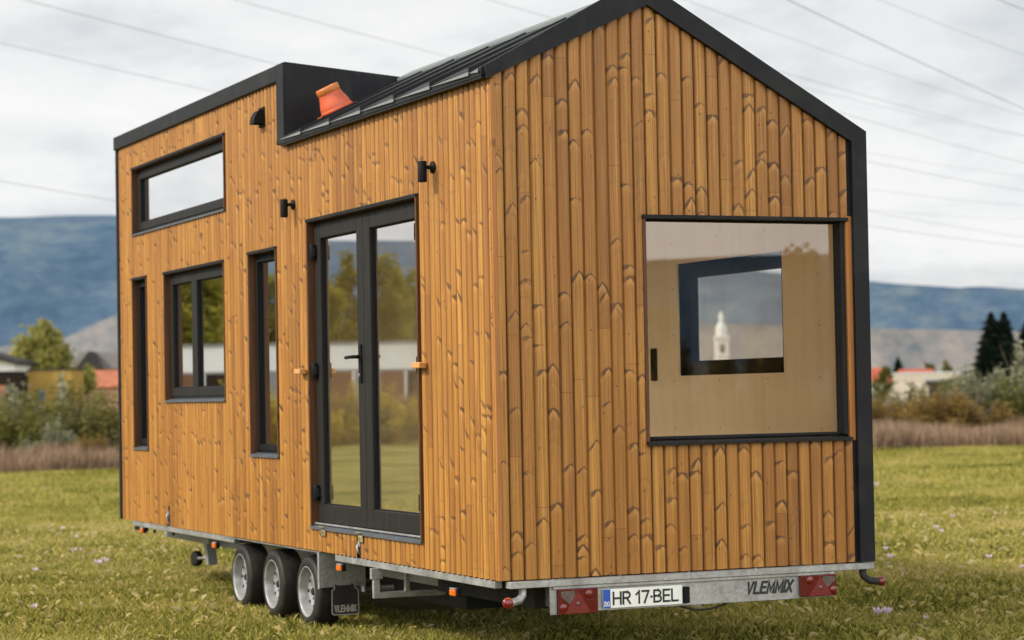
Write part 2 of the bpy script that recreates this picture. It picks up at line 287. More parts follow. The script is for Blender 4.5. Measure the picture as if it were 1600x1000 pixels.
# ------------------------------------------------------------------ mesh helpers
class MB:
    def __init__(s): s.v = []; s.f = []; s.sm = []
    def add(s, vs, fs, smooth=False):
        o = len(s.v); s.v += [tuple(map(float, p)) for p in vs]; s.f += [tuple(i+o for i in f) for f in fs]; s.sm += [smooth]*len(fs); return s
    def box(s, x0, x1, y0, y1, z0, z1, bev=0.0):
        if x1 < x0: x0, x1 = x1, x0
        if y1 < y0: y0, y1 = y1, y0
        if z1 < z0: z0, z1 = z1, z0
        b = min(bev, (x1-x0)*0.45, (y1-y0)*0.45, (z1-z0)*0.45)
        if b <= 0:
            return s.add([(x, y, z) for x in (x0, x1) for y in (y0, y1) for z in (z0, z1)],
                         [(0, 1, 3, 2), (4, 6, 7, 5), (0, 4, 5, 1), (2, 3, 7, 6), (0, 2, 6, 4), (1, 5, 7, 3)])
        vs = []; idx = {}
        L = ((x0, x1), (y0, y1), (z0, z1))
        for i in (0, 1):
            for j in (0, 1):
                for k in (0, 1):
                    for ax in range(3):
                        p = [L[0][i], L[1][j], L[2][k]]
                        for o, sg in zip(range(3), (i, j, k)):
                            if o != ax: p[o] += b*(1 if sg == 0 else -1)
                        idx[(i, j, k, ax)] = len(vs); vs.append(p)
        fs = []
        for ax in range(3):
            for sgn in (0, 1):
                o1, o2 = [o for o in range(3) if o != ax]; q = []
                for a, c in ((0, 0), (1, 0), (1, 1), (0, 1)):
                    key = [0, 0, 0]; key[ax] = sgn; key[o1] = a; key[o2] = c; q.append(idx[(*key, ax)])
                fs.append(tuple(q))
        for ax in range(3):
            o1, o2 = [o for o in range(3) if o != ax]
            for a in (0, 1):
                for c in (0, 1):
                    q = []
                    for e, face in ((0, o1), (1, o1), (1, o2), (0, o2)):
                        key = [0, 0, 0]; key[ax] = e; key[o1] = a; key[o2] = c; q.append(idx[(*key, face)])
                    fs.append(tuple(q))
        for i in (0, 1):
            for j in (0, 1):
                for k in (0, 1): fs.append((idx[(i, j, k, 0)], idx[(i, j, k, 1)], idx[(i, j, k, 2)]))
        return s.add(vs, fs)
    def prism(s, poly, fn, d0, d1):
        """extrude a 2-D polygon; fn(a, b, d) -> xyz"""
        n = len(poly)
        vs = [fn(a, b, d0) for a, b in poly] + [fn(a, b, d1) for a, b in poly]
        return s.add(vs, [tuple(range(n)), tuple(range(2*n-1, n-1, -1))] + [(i, (i+1) % n, n+(i+1) % n, n+i) for i in range(n)])
    def lathe(s, prof, centre, axis, seg=32, smooth=True, up=None, caps=True):
        ax = Vector(axis).normalized(); a = Vector(up) if up else (Vector((0, 0, 1)) if abs(ax.z) < 0.9 else Vector((1, 0, 0)))
        e1 = (a - ax*a.dot(ax)).normalized(); e2 = ax.cross(e1); c = Vector(centre); vs = []
        for r, h in prof:
            for k in range(seg):
                w = 2*math.pi*k/seg; vs.append(c + ax*h + (e1*math.cos(w) + e2*math.sin(w))*r)
        fs = []
        for i in range(len(prof)-1):
            for k in range(seg): fs.append((i*seg+k, i*seg+(k+1) % seg, (i+1)*seg+(k+1) % seg, (i+1)*seg+k))
        s.add(vs, fs, smooth)
        o = len(s.v) - len(vs)
        for i, rev in ((0, True), (len(prof)-1, False)):
            if caps and prof[i][0] > 1e-5:
                q = [o+i*seg+k for k in range(seg)]; s.f.append(tuple(q[::-1] if rev else q)); s.sm.append(False)
        return s
    def tube(s, pts, r, seg=8, caps=True):
        pts = [Vector(p) for p in pts]; n = len(pts); rr = r if isinstance(r, (list, tuple)) else [r]*n; vs = []; prev = None
        for i, p in enumerate(pts):
            d = (pts[min(i+1, n-1)] - pts[max(i-1, 0)]).normalized()
            a = prev if prev else (Vector((0, 0, 1)) if abs(d.z) < 0.9 else Vector((1, 0, 0)))
            e1 = (a - d*a.dot(d)).normalized(); e2 = d.cross(e1); prev = e1
            for k in range(seg):
                w = 2*math.pi*k/seg; vs.append(p + (e1*math.cos(w)+e2*math.sin(w))*rr[i])
        fs = [(i*seg+k, i*seg+(k+1) % seg, (i+1)*seg+(k+1) % seg, (i+1)*seg+k) for i in range(n-1) for k in range(seg)]
        s.add(vs, fs, True)
        if caps:
            o = len(s.v)-len(vs); s.f += [tuple(o+k for k in range(seg))[::-1], tuple(o+(n-1)*seg+k for k in range(seg))]; s.sm += [False, False]
        return s
    def build(s, name, mat, parent=None):
        me = bpy.data.meshes.new(name); me.from_pydata(s.v, [], s.f)
        me.polygons.foreach_set('use_smooth', s.sm); me.materials.append(mat); me.update()
        o = bpy.data.objects.new(name, me); COL.objects.link(o)
        if parent: o.parent = parent
        return o

def np_mesh(name, verts, quads, mat, parent=None, tint=None, smooth=False):
    """verts (N,3), quads (M,3 or 4) arrays; tint per vertex"""
    me = bpy.data.meshes.new(name); nv = len(verts); nf, k = quads.shape
    me.vertices.add(nv); me.vertices.foreach_set('co', np.ascontiguousarray(verts, dtype=np.float32).ravel())
    me.loops.add(nf*k); me.loops.foreach_set('vertex_index', np.ascontiguousarray(quads, dtype=np.int32).ravel())
    me.polygons.add(nf); me.polygons.foreach_set('loop_start', np.arange(0, nf*k, k, dtype=np.int32))
    if smooth: me.polygons.foreach_set('use_smooth', np.ones(nf, dtype=bool))
    me.update(calc_edges=True)
    if tint is not None:
        a = me.attributes.new('tint', 'FLOAT', 'POINT'); a.data.foreach_set('value', np.ascontiguousarray(tint, dtype=np.float32))
    me.materials.append(mat)
    o = bpy.data.objects.new(name, me); COL.objects.link(o)
    if parent: o.parent = parent
    return o

def tag(o, label, cat, group=None, kind=None):
    if label: o['label'] = label
    if cat: o['category'] = cat
    if group: o['group'] = group
    if kind: o['kind'] = kind
    return o
def empty(name, loc=(0, 0, 0), rz=0.0):
    o = bpy.data.objects.new(name, None); COL.objects.link(o); o.location = Vector([float(c) for c in loc]); o.rotation_euler = (0, 0, rz); o.empty_display_size = 0.2; return o
def dup(root, loc, rz=0.0, scale=1.0):
    r = root.copy(); COL.objects.link(r); r.location = Vector([float(c) for c in loc]); r.rotation_euler = (0, 0, rz)
    r.scale = (scale, scale, scale) if not isinstance(scale, tuple) else scale
    for ch in list(root.children):
        c = ch.copy(); COL.objects.link(c); c.parent = r
    return r

# ------------------------------------------------------------------ stroke lettering
def arc(cx, cy, rx, ry, a0, a1, n=9): return [(cx+rx*math.cos(rad(a0+(a1-a0)*i/n)), cy+ry*math.sin(rad(a0+(a1-a0)*i/n))) for i in range(n+1)]
GLYPH = {
 'H': (0.62, [[(0, 0), (0, 1)], [(0.62, 0), (0.62, 1)], [(0, .5), (.62, .5)]]),
 'R': (0.58, [[(0, 0), (0, 1), (.33, 1)] + arc(.33, .74, .24, .26, 90, -90) + [(0, .48)], [(.30, .48), (.58, 0)]]),
 '1': (0.30, [[(0, .74), (.24, 1), (.24, 0)]]),
 '7': (0.55, [[(0, 1), (.55, 1), (.18, 0)]]),
 'B': (0.60, [[(0, 0), (0, 1), (.34, 1)] + arc(.34, .76, .22, .24, 90, -90) + [(0, .52)], [(.34, .52)] + arc(.34, .26, .26, .26, 90, -90) + [(0, 0)]]),
 'E': (0.52, [[(.52, 1), (0, 1), (0, 0), (.52, 0)], [(0, .52), (.46, .52)]]),
 'L': (0.50, [[(0, 1), (0, 0), (.50, 0)]]),
 'O': (0.56, [arc(.28, .72, .28, .28, 0, 180, 8) + arc(.28, .28, .28, .28, 180, 360, 8) + [(.56, .72)]]),
 'V': (0.60, [[(0, 1), (.30, 0), (.60, 1)]]),
 'M': (0.72, [[(0, 0), (0, 1), (.36, .2), (.72, 1), (.72, 0)]]),
 'I': (0.0, [[(0, 0), (0, 1)]]),
 'X': (0.60, [[(0, 0), (.60, 1)], [(0, 1), (.60, 0)]]),
 '-': (0.04, [[(0, .47), (.04, .47)]]), ' ': (0.12, []),
}
def lettering(text, fn, width, height, thick, gap=0.26, shear=0.0):
    """flat raised strokes; fn(a, b, d) maps text plane to xyz; returns MB"""
    tot = sum(GLYPH[c][0] for c in text) + gap*(len(text)-1); sx = (width-thick)/tot; mb = MB(); x = 0.0; lay = 0
    for ch in text:
        w, strokes = GLYPH[ch]
        for st in strokes:
            P = [(thick/2 + (x+a)*sx + shear*b*height, thick/2 + b*(height-thick)) for a, b in st]
            n = len(P); Lp = []; Rp = []
            for i in range(n):
                d0 = Vector(P[i]) - Vector(P[max(i-1, 0)]); d1 = Vector(P[min(i+1, n-1)]) - Vector(P[i])
                if i == 0: d0 = d1
                if i == n-1: d1 = d0
                d0.normalize(); d1.normalize(); nrm = Vector((-d0.y-d1.y, d0.x+d1.x))
                if nrm.length < 0.3: nrm = Vector((-d0.y, d0.x))
                nrm.normalize(); cosv = max(0.45, nrm.dot(Vector((-d0.y, d0.x)))); h = thick/2/cosv
                c = Vector(P[i])
                if i == 0: c = c - d1*thick/2
                if i == n-1: c = c + d0*thick/2
                Lp.append(c + nrm*h); Rp.append(c - nrm*h)
            z = 0.0012 + 0.00025*(lay % 4); lay += 1
            vs = [fn(p.x, p.y, z) for p in Lp] + [fn(p.x, p.y, z) for p in Rp]
            mb.add(vs, [(n+i, n+i+1, i+1, i) for i in range(n-1)])
        x += w + gap
    return mb

# =================================================================== TINY HOUSE
house = empty('tiny_house', (0, 0, HB))
tag(house, 'timber clad tiny house with black roof on a triple axle trailer', 'tiny house')
def part(name, mb, m, parent=house): return mb.build(name, MT[m], parent)

L0, L1 = 0.0, 8.55            # length
PITCH_B = 0.0828
def clad_mesh(name, s0, s1, z0, ztop, holes, fn, seed):
    rg = random.Random(seed); V = []; F = []; UV = []; SD = []; s = s0
    U = [0.0, 0.045, 0.065, 0.11, 0.19, 0.30, 0.42, 0.5, 0.58, 0.70, 0.81, 0.89, 0.935, 0.955, 1.0]
    dd = 0.023 if name.startswith('long') else 0.0145
    def depth(u):
        a = abs(u-0.5)/0.44
        return dd+0.006 if a >= 1 else dd*(1-(1-a**2.1)**0.5)
    while s < s1-1e-4:
        e = min(s+PITCH_B, s1); ra, rb = rg.random(), rg.random()
        cuts = sorted({s, e} | {h for H in holes for h in H[:2] if s+1e-4 < h < e-1e-4})
        wv = rg.uniform(-0.0012, 0.0012)
        for a, b in zip(cuts[:-1], cuts[1:]):
            mid = (a+b)/2; segs = [(z0, None)]
            for (h0, h1, g0, g1) in sorted(holes, key=lambda q: q[2]):
                if h0 < mid < h1:
                    new = []
                    for lo, hi in segs:
                        if hi is None and g0 <= lo+1e-4: new.append((g1, None))
                        elif hi is None: new += [(lo, g0), (g1, None)]
                        else: new.append((lo, hi))
                    segs = new
            us = sorted({(a-s)/PITCH_B, (b-s)/PITCH_B} | {q for q in U if a < s+q*PITCH_B < b})
            for lo, hi in segs:
                zt = [hi if hi is not None else ztop(s+q*PITCH_B) for q in us]
                if max(zt) <= lo+0.005: continue
                o = len(V); nrow = 2
                for q, z in zip(us, zt):
                    for zz in (lo, max(z, lo)):
                        V.append(fn(s+q*PITCH_B, zz, depth(q)+wv)); UV.append((q, zz)); SD.append((ra, rb))
                for i in range(len(us)-1): F.append((o+2*i, o+2*i+2, o+2*i+3, o+2*i+1))
        s = e
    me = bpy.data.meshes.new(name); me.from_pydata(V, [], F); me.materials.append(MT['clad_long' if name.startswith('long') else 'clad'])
    me.polygons.foreach_set('use_smooth', [True]*len(F))
    u1 = me.uv_layers.new(name='board'); u2 = me.uv_layers.new(name='seed')
    li = np.empty(len(me.loops), dtype=np.int32); me.loops.foreach_get('vertex_index', li)
    u1.data.foreach_set('uv', np.array(UV, dtype=np.float32)[li].ravel()); u2.data.foreach_set('uv', np.array(SD, dtype=np.float32)[li].ravel())
    me.update(); o = bpy.data.objects.new(name, me); COL.objects.link(o); o.parent = house; return o

OPEN = {  # y0, y1, z0, z1 on the long facade
 'loft': (5.216, 8.062, 2.535, 3.125), 'case': (5.267, 7.037, 1.053, 2.140), 'slit': (7.592, 8.092, 0.640, 2.145),
 'tall': (3.959, 4.646, 0.635, 2.155), 'door': (1.168, 3.271, 0.159, 2.295)}
SLOTS = [(6.965, 7.035, 0.0, 0.172), (2.272, 2.352, 0.0, 0.157)]
holes_side = list(OPEN.values()) + SLOTS
def top_side(y): return 2.875 if y < 3.76 else 3.362
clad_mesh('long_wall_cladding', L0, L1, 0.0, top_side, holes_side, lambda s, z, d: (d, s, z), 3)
EX0, EX1, EZ0, EZ1 = 0.957, 2.347, 0.751, 2.093
def top_end(x): return (2.868 + 0.4576*x) if x < 1.005 else (3.331 - 0.5557*(x-1.005))
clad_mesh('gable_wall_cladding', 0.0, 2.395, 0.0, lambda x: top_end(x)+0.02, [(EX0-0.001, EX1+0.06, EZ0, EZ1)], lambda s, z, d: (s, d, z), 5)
# corner batten closing the mitre
part('corner_batten', MB().box(0.002, 0.03, 0.002, 0.03, 0.0, 2.86), 'plank')

def wall_strips(mb, fn, s0, s1, z0, ztop, holes, d0, d1, extra=()):
    cuts = sorted({s0, s1, *extra} | {h for H in holes for h in H[:2]})
    for a, b in zip(cuts[:-1], cuts[1:]):
        mid = (a+b)/2; zs = [z0]
        hs = sorted([H for H in holes if H[0] < mid < H[1]], key=lambda q: q[2]); lo = z0
        for H in hs:
            if H[2] > lo+1e-4: mb.prism([(a, lo), (b, lo), (b, H[2]), (a, H[2])], fn, d0, d1)
            lo = H[3]
        mb.prism([(a, lo), (b, lo), (b, ztop(b-1e-5)), (a, ztop(a+1e-5))], fn, d0, d1)
    return mb
fs = lambda s, z, d: (d, s, z)
fe = lambda s, z, d: (s, d, z)
part('wall_core', wall_strips(wall_strips(MB(), fs, 0.13, L1, 0.0, top_side, list(OPEN.values()), 0.02, 0.10, (3.76,)),
     fe, 0.02, 2.36, 0.0, top_end, [(EX0, EX1, EZ0, EZ1)], 0.02, 0.10, (1.005,)), 'membrane')
RW = (0.76, 2.19, 1.165, 1.945)            # window in the far long wall
lin = wall_strips(MB(), fs, 0.13, 6.0, 0.05, lambda y: 2.80, [v for v in OPEN.values() if v[1] < 6 or v[0] < 6], 0.103, 0.118)
lin = MB()
wall_strips(lin, fs, 0.12, 5.20, 0.05, lambda y: 2.75, [OPEN['tall'], OPEN['door']], 0.103, 0.118)
wall_strips(lin, fs, 0.12, 8.45, 0.05, lambda y: 2.50, [RW], 2.345, 2.36)
wall_strips(lin, fe, 0.12, 2.345, 0.05, lambda x: top_end(x)-0.05, [(EX0, EX1, EZ0, EZ1)], 0.103, 0.118, (1.005,))
lin.prism([(0.12, 0.05), (2.34, 0.05), (2.34, 2.4), (0.12, 2.4)], fe, 8.42, 8.44)
lin.box(0.12, 2.34, 0.12, 8.42, 0.03, 0.05)                       # floor
lin.box(0.121, 2.344, 5.1, 8.42, 2.36, 2.40)                        # loft floor
SKY = (1.20, 2.24, 0.32, 3.40)  # opening for an unseen skylight, added to brighten the plywood interior
zr = lambda x: 3.42-0.5344*(x-0.96); zc_ = lambda x: 3.24-0.5576*(x-1.0)
lin.prism([(0.10, 2.80), (1.0, 3.24), (1.0, 3.26), (0.10, 2.82)], fe, 0.12, 3.6)
for (xa, xb, ya, yb) in ((1.0, 2.345, 0.12, SKY[2]), (1.0, 2.345, SKY[3], 3.6), (1.0, SKY[0], SKY[2], SKY[3]), (SKY[1], 2.345, SKY[2], SKY[3])):
    lin.prism([(xa, zc_(xa)), (xb, zc_(xb)), (xb, zc_(xb)+0.02), (xa, zc_(xa)+0.02)], fe, ya, yb)
for (x_,) in ((SKY[0],), (SKY[1],)): lin.box(x_-0.01, x_+0.01, SKY[2], SKY[3], zc_(x_)+0.021, zr(x_)-0.05)
for y_ in (SKY[2], SKY[3]): lin.prism([(SKY[0], zc_(SKY[0])+0.021), (SKY[1], zc_(SKY[1])+0.021), (SKY[1], zr(SKY[1])-0.05), (SKY[0], zr(SKY[0])-0.05)], fe, y_-0.01, y_+0.01)
lin.prism([(0.12, 0.051), (2.344, 0.051), (2.344, 2.48), (1.0, 3.235), (0.12, 2.80)], fe, 3.60, 3.63)  # unseen partition added to keep daylight in the front room
part('interior_lining', lin, 'ply')
wl = MB(); wl.box(0.55, 0.57, 5.12, 8.3, 2.401, 3.30); wl.box(0.13, 0.549, 8.28, 8.30, 2.401, 3.3)
part('loft_lining', wl, 'white')
# far long wall and back wall in sheet metal
rw = wall_strips(MB(), fs, 0.0, L1, 0.0, lambda y: 2.60, [RW], 2.363, 2.485); part('metal_side_wall', rw, 'black')
bw = MB().prism([(0.03, 0.0), (2.36, 0.0), (2.36, 2.57), (0.98, 3.35), (0.03, 3.40)], fe, 8.50, 8.549); part('metal_back_wall', bw, 'black')
part('corner_trim', MB().box(-0.012, 0.04, 8.5505, 8.60, -0.005, 3.36, 0.004), 'black')

# --- roof
zl = lambda x: 2.925 + 0.495*(x+0.05)/1.01
roof = MB()
roof.prism([(-0.05, zl(-0.05)-0.045), (-0.05, zl(-0.05)), (0.96, 3.42), (0.96, 3.375)], fe, 0.012, 3.668)
for (xa, xb, ya, yb) in ((0.96, 2.485, 0.012, SKY[2]), (0.96, 2.485, SKY[3], 3.668), (0.96, SKY[0], SKY[2], SKY[3]), (SKY[1], 2.485, SKY[2], SKY[3])):
    roof.prism([(xa, zr(xa)-0.043), (xb, zr(xb)-0.043), (xb, zr(xb)), (xa, zr(xa))], fe, ya, yb)
roof.prism([(0.0, 3.44), (0.88, 3.395), (0.96, 3.42), (2.485, 2.605), (2.485, 2.565), (0.96, 3.36), (0.0, 3.39)], fe, 3.672, 8.56)
rf = part('roof', roof, 'roof')
sk = MB(); xa, xb, ya, yb = SKY
for (p, q, r_, t_) in ((xa, xb, ya-0.04, ya+0.03), (xa, xb, yb-0.03, yb+0.04), (xa-0.04, xa+0.03, ya+0.03, yb-0.03), (xb-0.03, xb+0.04, ya+0.03, yb-0.03)):
    sk.prism([(p, zr(p)+0.001), (q, zr(q)+0.001), (q, zr(q)+0.045), (p, zr(p)+0.045)], fe, r_, t_)
part('added_skylight_frame', sk, 'frame', rf)  # added skylight on the hidden slope, lights the room below
part('added_skylight_pane', MB().add([(xa, ya, zr(xa)+0.025), (xb, ya, zr(xb)+0.025), (xb, yb, zr(xb)+0.025), (xa, yb, zr(xa)+0.025)], [(0, 1, 2, 3)]), 'glass_end', rf)
seams = [0.16, 0.765, 1.37, 1.975, 2.58, 3.185]
nrm = Vector((-0.44, 0, 0.898))
for y in seams:
    MB().prism([(-0.065, zl(-0.05)-0.012), (-0.065, zl(-0.05)+0.018), (0.88, zl(0.88)+0.010), (0.88, zl(0.88)-0.005)], fe, y-0.006, y+0.006).build('standing_seam', MT['roof'], rf)
ef = MB()
ys = [0.02] + seams + [3.66]
for a, b in zip(ys[:-1], ys[1:]):
    ef.add([(-0.062, a+0.008, 2.897), (-0.062, b-0.01, 2.908), (-0.062, b-0.01, 2.910), (-0.062, a+0.008, 2.919)], [(0, 1, 2, 3)])
part('eave_flashing', ef, 'lightfold', rf)
part('eave_band', MB().box(-0.045, 0.02, 0.02, 3.69, 2.866, 2.879).box(-0.030, 0.02, 0.02, 3.69, 2.8795, 2.912), 'black', rf)
rc = MB().prism([(0.85, zl(0.85)+0.020), (0.955, 3.441), (1.09, 3.385), (1.09, 3.370), (0.955, 3.428), (0.85, zl(0.85)+0.001)], fe, 0.03, 3.66)
part('ridge_cap', rc, 'ridge', rf)
# --- gable trim
gt = MB()
gt.prism([(-0.022, 2.862), (1.005, 3.331), (0.961, 3.487), (-0.036, 2.936)], fe, -0.032, 0.03)
gt.prism([(1.005, 3.331), (2.389, 2.563), (2.494, 2.628), (0.961, 3.487)], fe, -0.0322, 0.03)
gt.prism([(2.389, 2.563), (2.383, 0.0), (2.488, 0.0), (2.494, 2.628)], fe, -0.0318, 0.03)
part('gable_trim', gt, 'black')
# --- dormer edge trims
dt = MB()
dt.box(-0.024, 0.05, 3.835, 8.61, 3.352, 3.470, 0.004)
dt.box(-0.0245, 0.05, 3.674, 3.834, 2.925, 3.471, 0.004)
dt.box(-0.04, 0.0, 3.66, 3.80, 2.885, 2.924, 0.006)
part('dormer_trim', dt, 'black')
part('dormer_front', MB().prism([(-0.01, 2.93), (-0.01, 3.474), (0.88, 3.400), (0.95, 3.41), (0.95, 3.38)], fe, 3.6705, 3.6735), 'black')
# --- orange roof vent on the slope
c0 = Vector((0.27, 3.33, zl(0.27)))
rv = MB(); bx = Vector((0.898, 0, 0.44)); by = Vector((0, 1, 0))
def plate_pts(h, hw, hh): return [c0 + nrm*h + bx*a*hw + by*b*hh for a, b in ((-1, -1), (1, -1), (1, 1), (-1, 1))]
rv.add(plate_pts(0.0, 0.122, 0.130)+plate_pts(0.016, 0.117, 0.125), [(0, 1, 5, 4), (1, 2, 6, 5), (2, 3, 7, 6), (3, 0, 4, 7), (4, 5, 6, 7)])
rv.lathe([(0.120, 0.015), (0.121, 0.026), (0.114, 0.034), (0.113, 0.046), (0.110, 0.062), (0.103, 0.082), (0.094, 0.104), (0.087, 0.124), (0.083, 0.140), (0.082, 0.150)], c0, nrm, 40)
vt = part('roof_vent', rv, 'clay')
part('collar', MB().lathe([(0.080, 0.146), (0.084, 0.149), (0.086, 0.153), (0.086, 0.186), (0.082, 0.193), (0.072, 0.194), (0.070, 0.16)], c0, nrm, 40, caps=False), 'collar', vt)

# --- windows of the long facade
def ring(mb, y0, y1, z0, z1, w, x0, x1, wt=None, wb=None, bev=0.004):
    wt = wt or w; wb = wb or w
    mb.box(x0, x1, y0, y0+w, z0, z1, bev); mb.box(x0, x1, y1-w, y1, z0, z1, bev)
    mb.box(x0+0.0007, x1, y0+w, y1-w, z1-wt, z1, bev); mb.box(x0+0.0007, x1, y0+w, y1-w, z0, z0+wb, bev); return mb
def facade_opening(y0, y1, z0, z1, parent):
    jb = MB()
    jb.box(-0.008, 0.098, y0+0.0005, y0+0.018, z0+0.012, z1-0.001, 0.002); jb.box(-0.006, 0.098, y1-0.016, y1-0.0005, z0+0.012, z1-0.001, 0.002)
    jb.box(0.002, 0.098, y0+0.018, y1-0.016, z1-0.012, z1-0.0005)
    part('reveal', jb, 'jamb', parent)
    part('head_flashing', MB().box(-0.011, 0.03, y0-0.002, y1+0.002, z1-0.0005, z1+0.012, 0.002).box(-0.012, -0.008, y0-0.002, y1+0.002, z1-0.010, z1-0.001), 'black', parent)
    sl = MB().prism([(-0.014, z0-0.008), (-0.014, z0+0.006), (0.052, z0+0.022), (0.098, z0+0.022), (0.098, z0+0.001), (-0.006, z0+0.001), (-0.006, z0-0.008)], lambda a, b, d: (a, d, b), y0+0.001, y1-0.001)
    part('sill', sl, 'sill', parent)
def pane(y0, y1, z0, z1, x, parent, m='glass'):
    part('pane', MB().add([(x, y0, z0), (x, y1, z0), (x, y1, z1), (x, y0, z1)], [(0, 3, 2, 1)]), m, parent)
def gask(y0, y1, z0, z1, x, parent):
    g = MB(); ring(g, y0-0.004, y1+0.004, z0-0.004, z1+0.004, 0.012, x-0.012, x+0.012, bev=0.0); part('gasket', g, 'gasket', parent)
def facade_window(key, sashes, label):
    y0, y1, z0, z1 = OPEN[key]
    w = empty('window'); w.parent = house; w['label'] = label
    facade_opening(y0, y1, z0, z1, w)
    a0, a1, b0, b1 = y0+0.0185, y1-0.0165, z0+0.0225, z1-0.0125
    fm = 'frame' if key in ('loft', 'case') else 'gasket'  # narrow windows: black frame colour stands in for shade in the recess
    part('frame', ring(MB(), a0, a1, b0, b1, 0.030, 0.055, 0.098, 0.026, 0.026), fm, w)
    for (p0, p1, ws) in sashes:
        q0, q1 = b0+0.018, b1-0.018
        part('sash', ring(MB(), p0, p1, q0, q1, ws, 0.046, 0.092), fm, w)
        gask(p0+ws, p1-ws, q0+ws, q1-ws, 0.074, w); pane(p0+ws, p1-ws, q0+ws, q1-ws, 0.074, w)
    return w
facade_window('loft', [(5.252, 8.030, 0.068)], 'long horizontal loft window under the flat roof')
facade_window('case', [(5.302, 6.279, 0.072), (6.281, 7.004, 0.072)], 'double casement window in the middle of the long wall')
facade_window('slit', [(7.628, 8.060, 0.045)], 'narrow vertical window at the far end of the long wall')
facade_window('tall', [(3.995, 4.614, 0.040)], 'narrow vertical window beside the glass doors')
# --- glazed double door
y0, y1, z0, z1 = OPEN['door']
df = empty('door_frame'); df.parent = house
facade_opening(y0, y1, z0, z1, df)
part('frame', ring(MB(), y0+0.0185, y1-0.0165, z0+0.0225, z1-0.0125, 0.034, 0.056, 0.098, 0.03, 0.02), 'frame', df)
YM = 2.258
part('threshold', MB().box(0.020, 0.0435, y0+0.02, y1-0.02, z0+0.0225, z0+0.034, 0.002), 'rim', df)
def door_leaf(p0, p1, w0, w1, hinge_y, label):
    b0, b1 = z0+0.036, z1-0.030
    d = MB(); x0, x1 = 0.044, 0.094; rt, rb = 0.10, 0.125
    d.box(x0, x1, p0, p0+w0, b0, b1, 0.005); d.box(x0, x1, p1-w1, p1, b0, b1, 0.005)
    d.box(x0+0.0007, x1, p0+w0, p1-w1, b1-rt, b1, 0.004); d.box(x0+0.0007, x1, p0+w0, p1-w1, b0, b0+rb, 0.004)
    o = part('door', d, 'frame'); o['label'] = label
    gask(p0+w0, p1-w1, b0+rb, b1-rt, 0.074, o); pane(p0+w0, p1-w1, b0+rb, b1-rt, 0.074, o)
    for hz in (0.40, 1.25, 2.075):
        h = MB(); h.lathe([(0.019, -0.052), (0.021, -0.048), (0.021, 0.048), (0.019, 0.052)], (0.022, hinge_y, hz), (0, 0, 1), 14)
        h.box(0.018, 0.05, hinge_y-0.03, hinge_y+0.03, hz-0.03, hz+0.03, 0.004); part('hinge', h, 'gasket', o)
    return o
door_leaf(y0+0.036, YM-0.002, 0.115, 0.118, y0+0.055, 'right glazed door leaf nearest the corner')
ld = door_leaf(YM+0.002, y1-0.034, 0.128, 0.112, y1-0.060, 'left glazed door leaf with the lever handle')
hd = MB(); hd.box(0.030, 0.045, YM+0.045, YM+0.078, 1.15, 1.41, 0.006); hd.lathe([(0.012, 0), (0.012, 0.05)], (0.03, YM+0.062, 1.325), (-1, 0, 0), 12)
hd.tube([(-0.018, YM+0.055, 1.325), (-0.022, YM+0.10, 1.325), (-0.022, YM+0.185, 1.322), (-0.012, YM+0.20, 1.322)], 0.0115, 10)
part('handle', hd, 'gasket', ld)
part('lock_cylinder', MB().lathe([(0.011, 0), (0.011, 0.008)], (0.031, YM+0.062, 1.205), (-1, 0, 0), 12), 'rim', ld)
# --- big gable window
w = empty('picture_window'); w.parent = house; w['label'] = 'large square picture window in the gable wall'
b = MB(); b.box(EX0-0.001, EX0+0.020, -0.008, 0.098, EZ0+0.014, EZ1+0.002, 0.002); part('reveal', b, 'jamb', w)
part('side_plank', MB().box(EX1+0.001, 2.3945, -0.006, 0.018, EZ0-0.012, EZ1+0.014, 0.003), 'plank', w)
part('head_flashing', MB().box(EX0-0.004, EX1+0.012, -0.022, 0.098, EZ1-0.018, EZ1+0.004, 0.002), 'black', w)
part('sill', MB().prism([(-0.030, EZ0-0.010), (-0.030, EZ0+0.008), (0.098, EZ0+0.024), (0.098, EZ0+0.001), (-0.02, EZ0+0.001), (-0.02, EZ0-0.010)], lambda a, b_, d: (d, a, b_), EX0-0.002, EX1+0.004), 'frame', w)
fr = MB(); fr.box(EX0+0.021, EX0+0.052, 0.055, 0.098, EZ0+0.025, EZ1-0.019, 0.003); fr.box(EX1-0.030, EX1-0.0005, 0.01, 0.098, EZ0+0.025, EZ1-0.019, 0.003)
fr.box(EX0+0.053, EX1-0.031, 0.055, 0.098, EZ0+0.025, EZ0+0.042, 0.003); fr.box(EX0+0.053, EX1-0.031, 0.055, 0.098, EZ1-0.030, EZ1-0.0195, 0.003)
part('frame', fr, 'black', w)
part('pane', MB().add([(EX0+0.05, 0.08, EZ0+0.03), (EX1-0.028, 0.08, EZ0+0.03), (EX1-0.028, 0.08, EZ1-0.025), (EX0+0.05, 0.08, EZ1-0.025)], [(0, 1, 2, 3)]), 'glass_end', w)
# --- window in the far long wall, seen through the gable window
w = empty('rear_window'); w.parent = house; w['label'] = 'dark framed window in the far long wall seen through the gable glass'
a0, a1, b0, b1 = RW
part('frame', ring(MB(), a0+0.001, a1-0.001, b0+0.001, b1-0.001, 0.095, 2.395, 2.46, 0.10, 0.10), 'gasket', w)
pane(a0+0.09, a1-0.09, b0+0.09, b1-0.09, 2.43, w)
part('switch_plate', MB().box(2.330, 2.3445, 2.51, 2.59, 1.135, 1.365, 0.004), 'gasket')
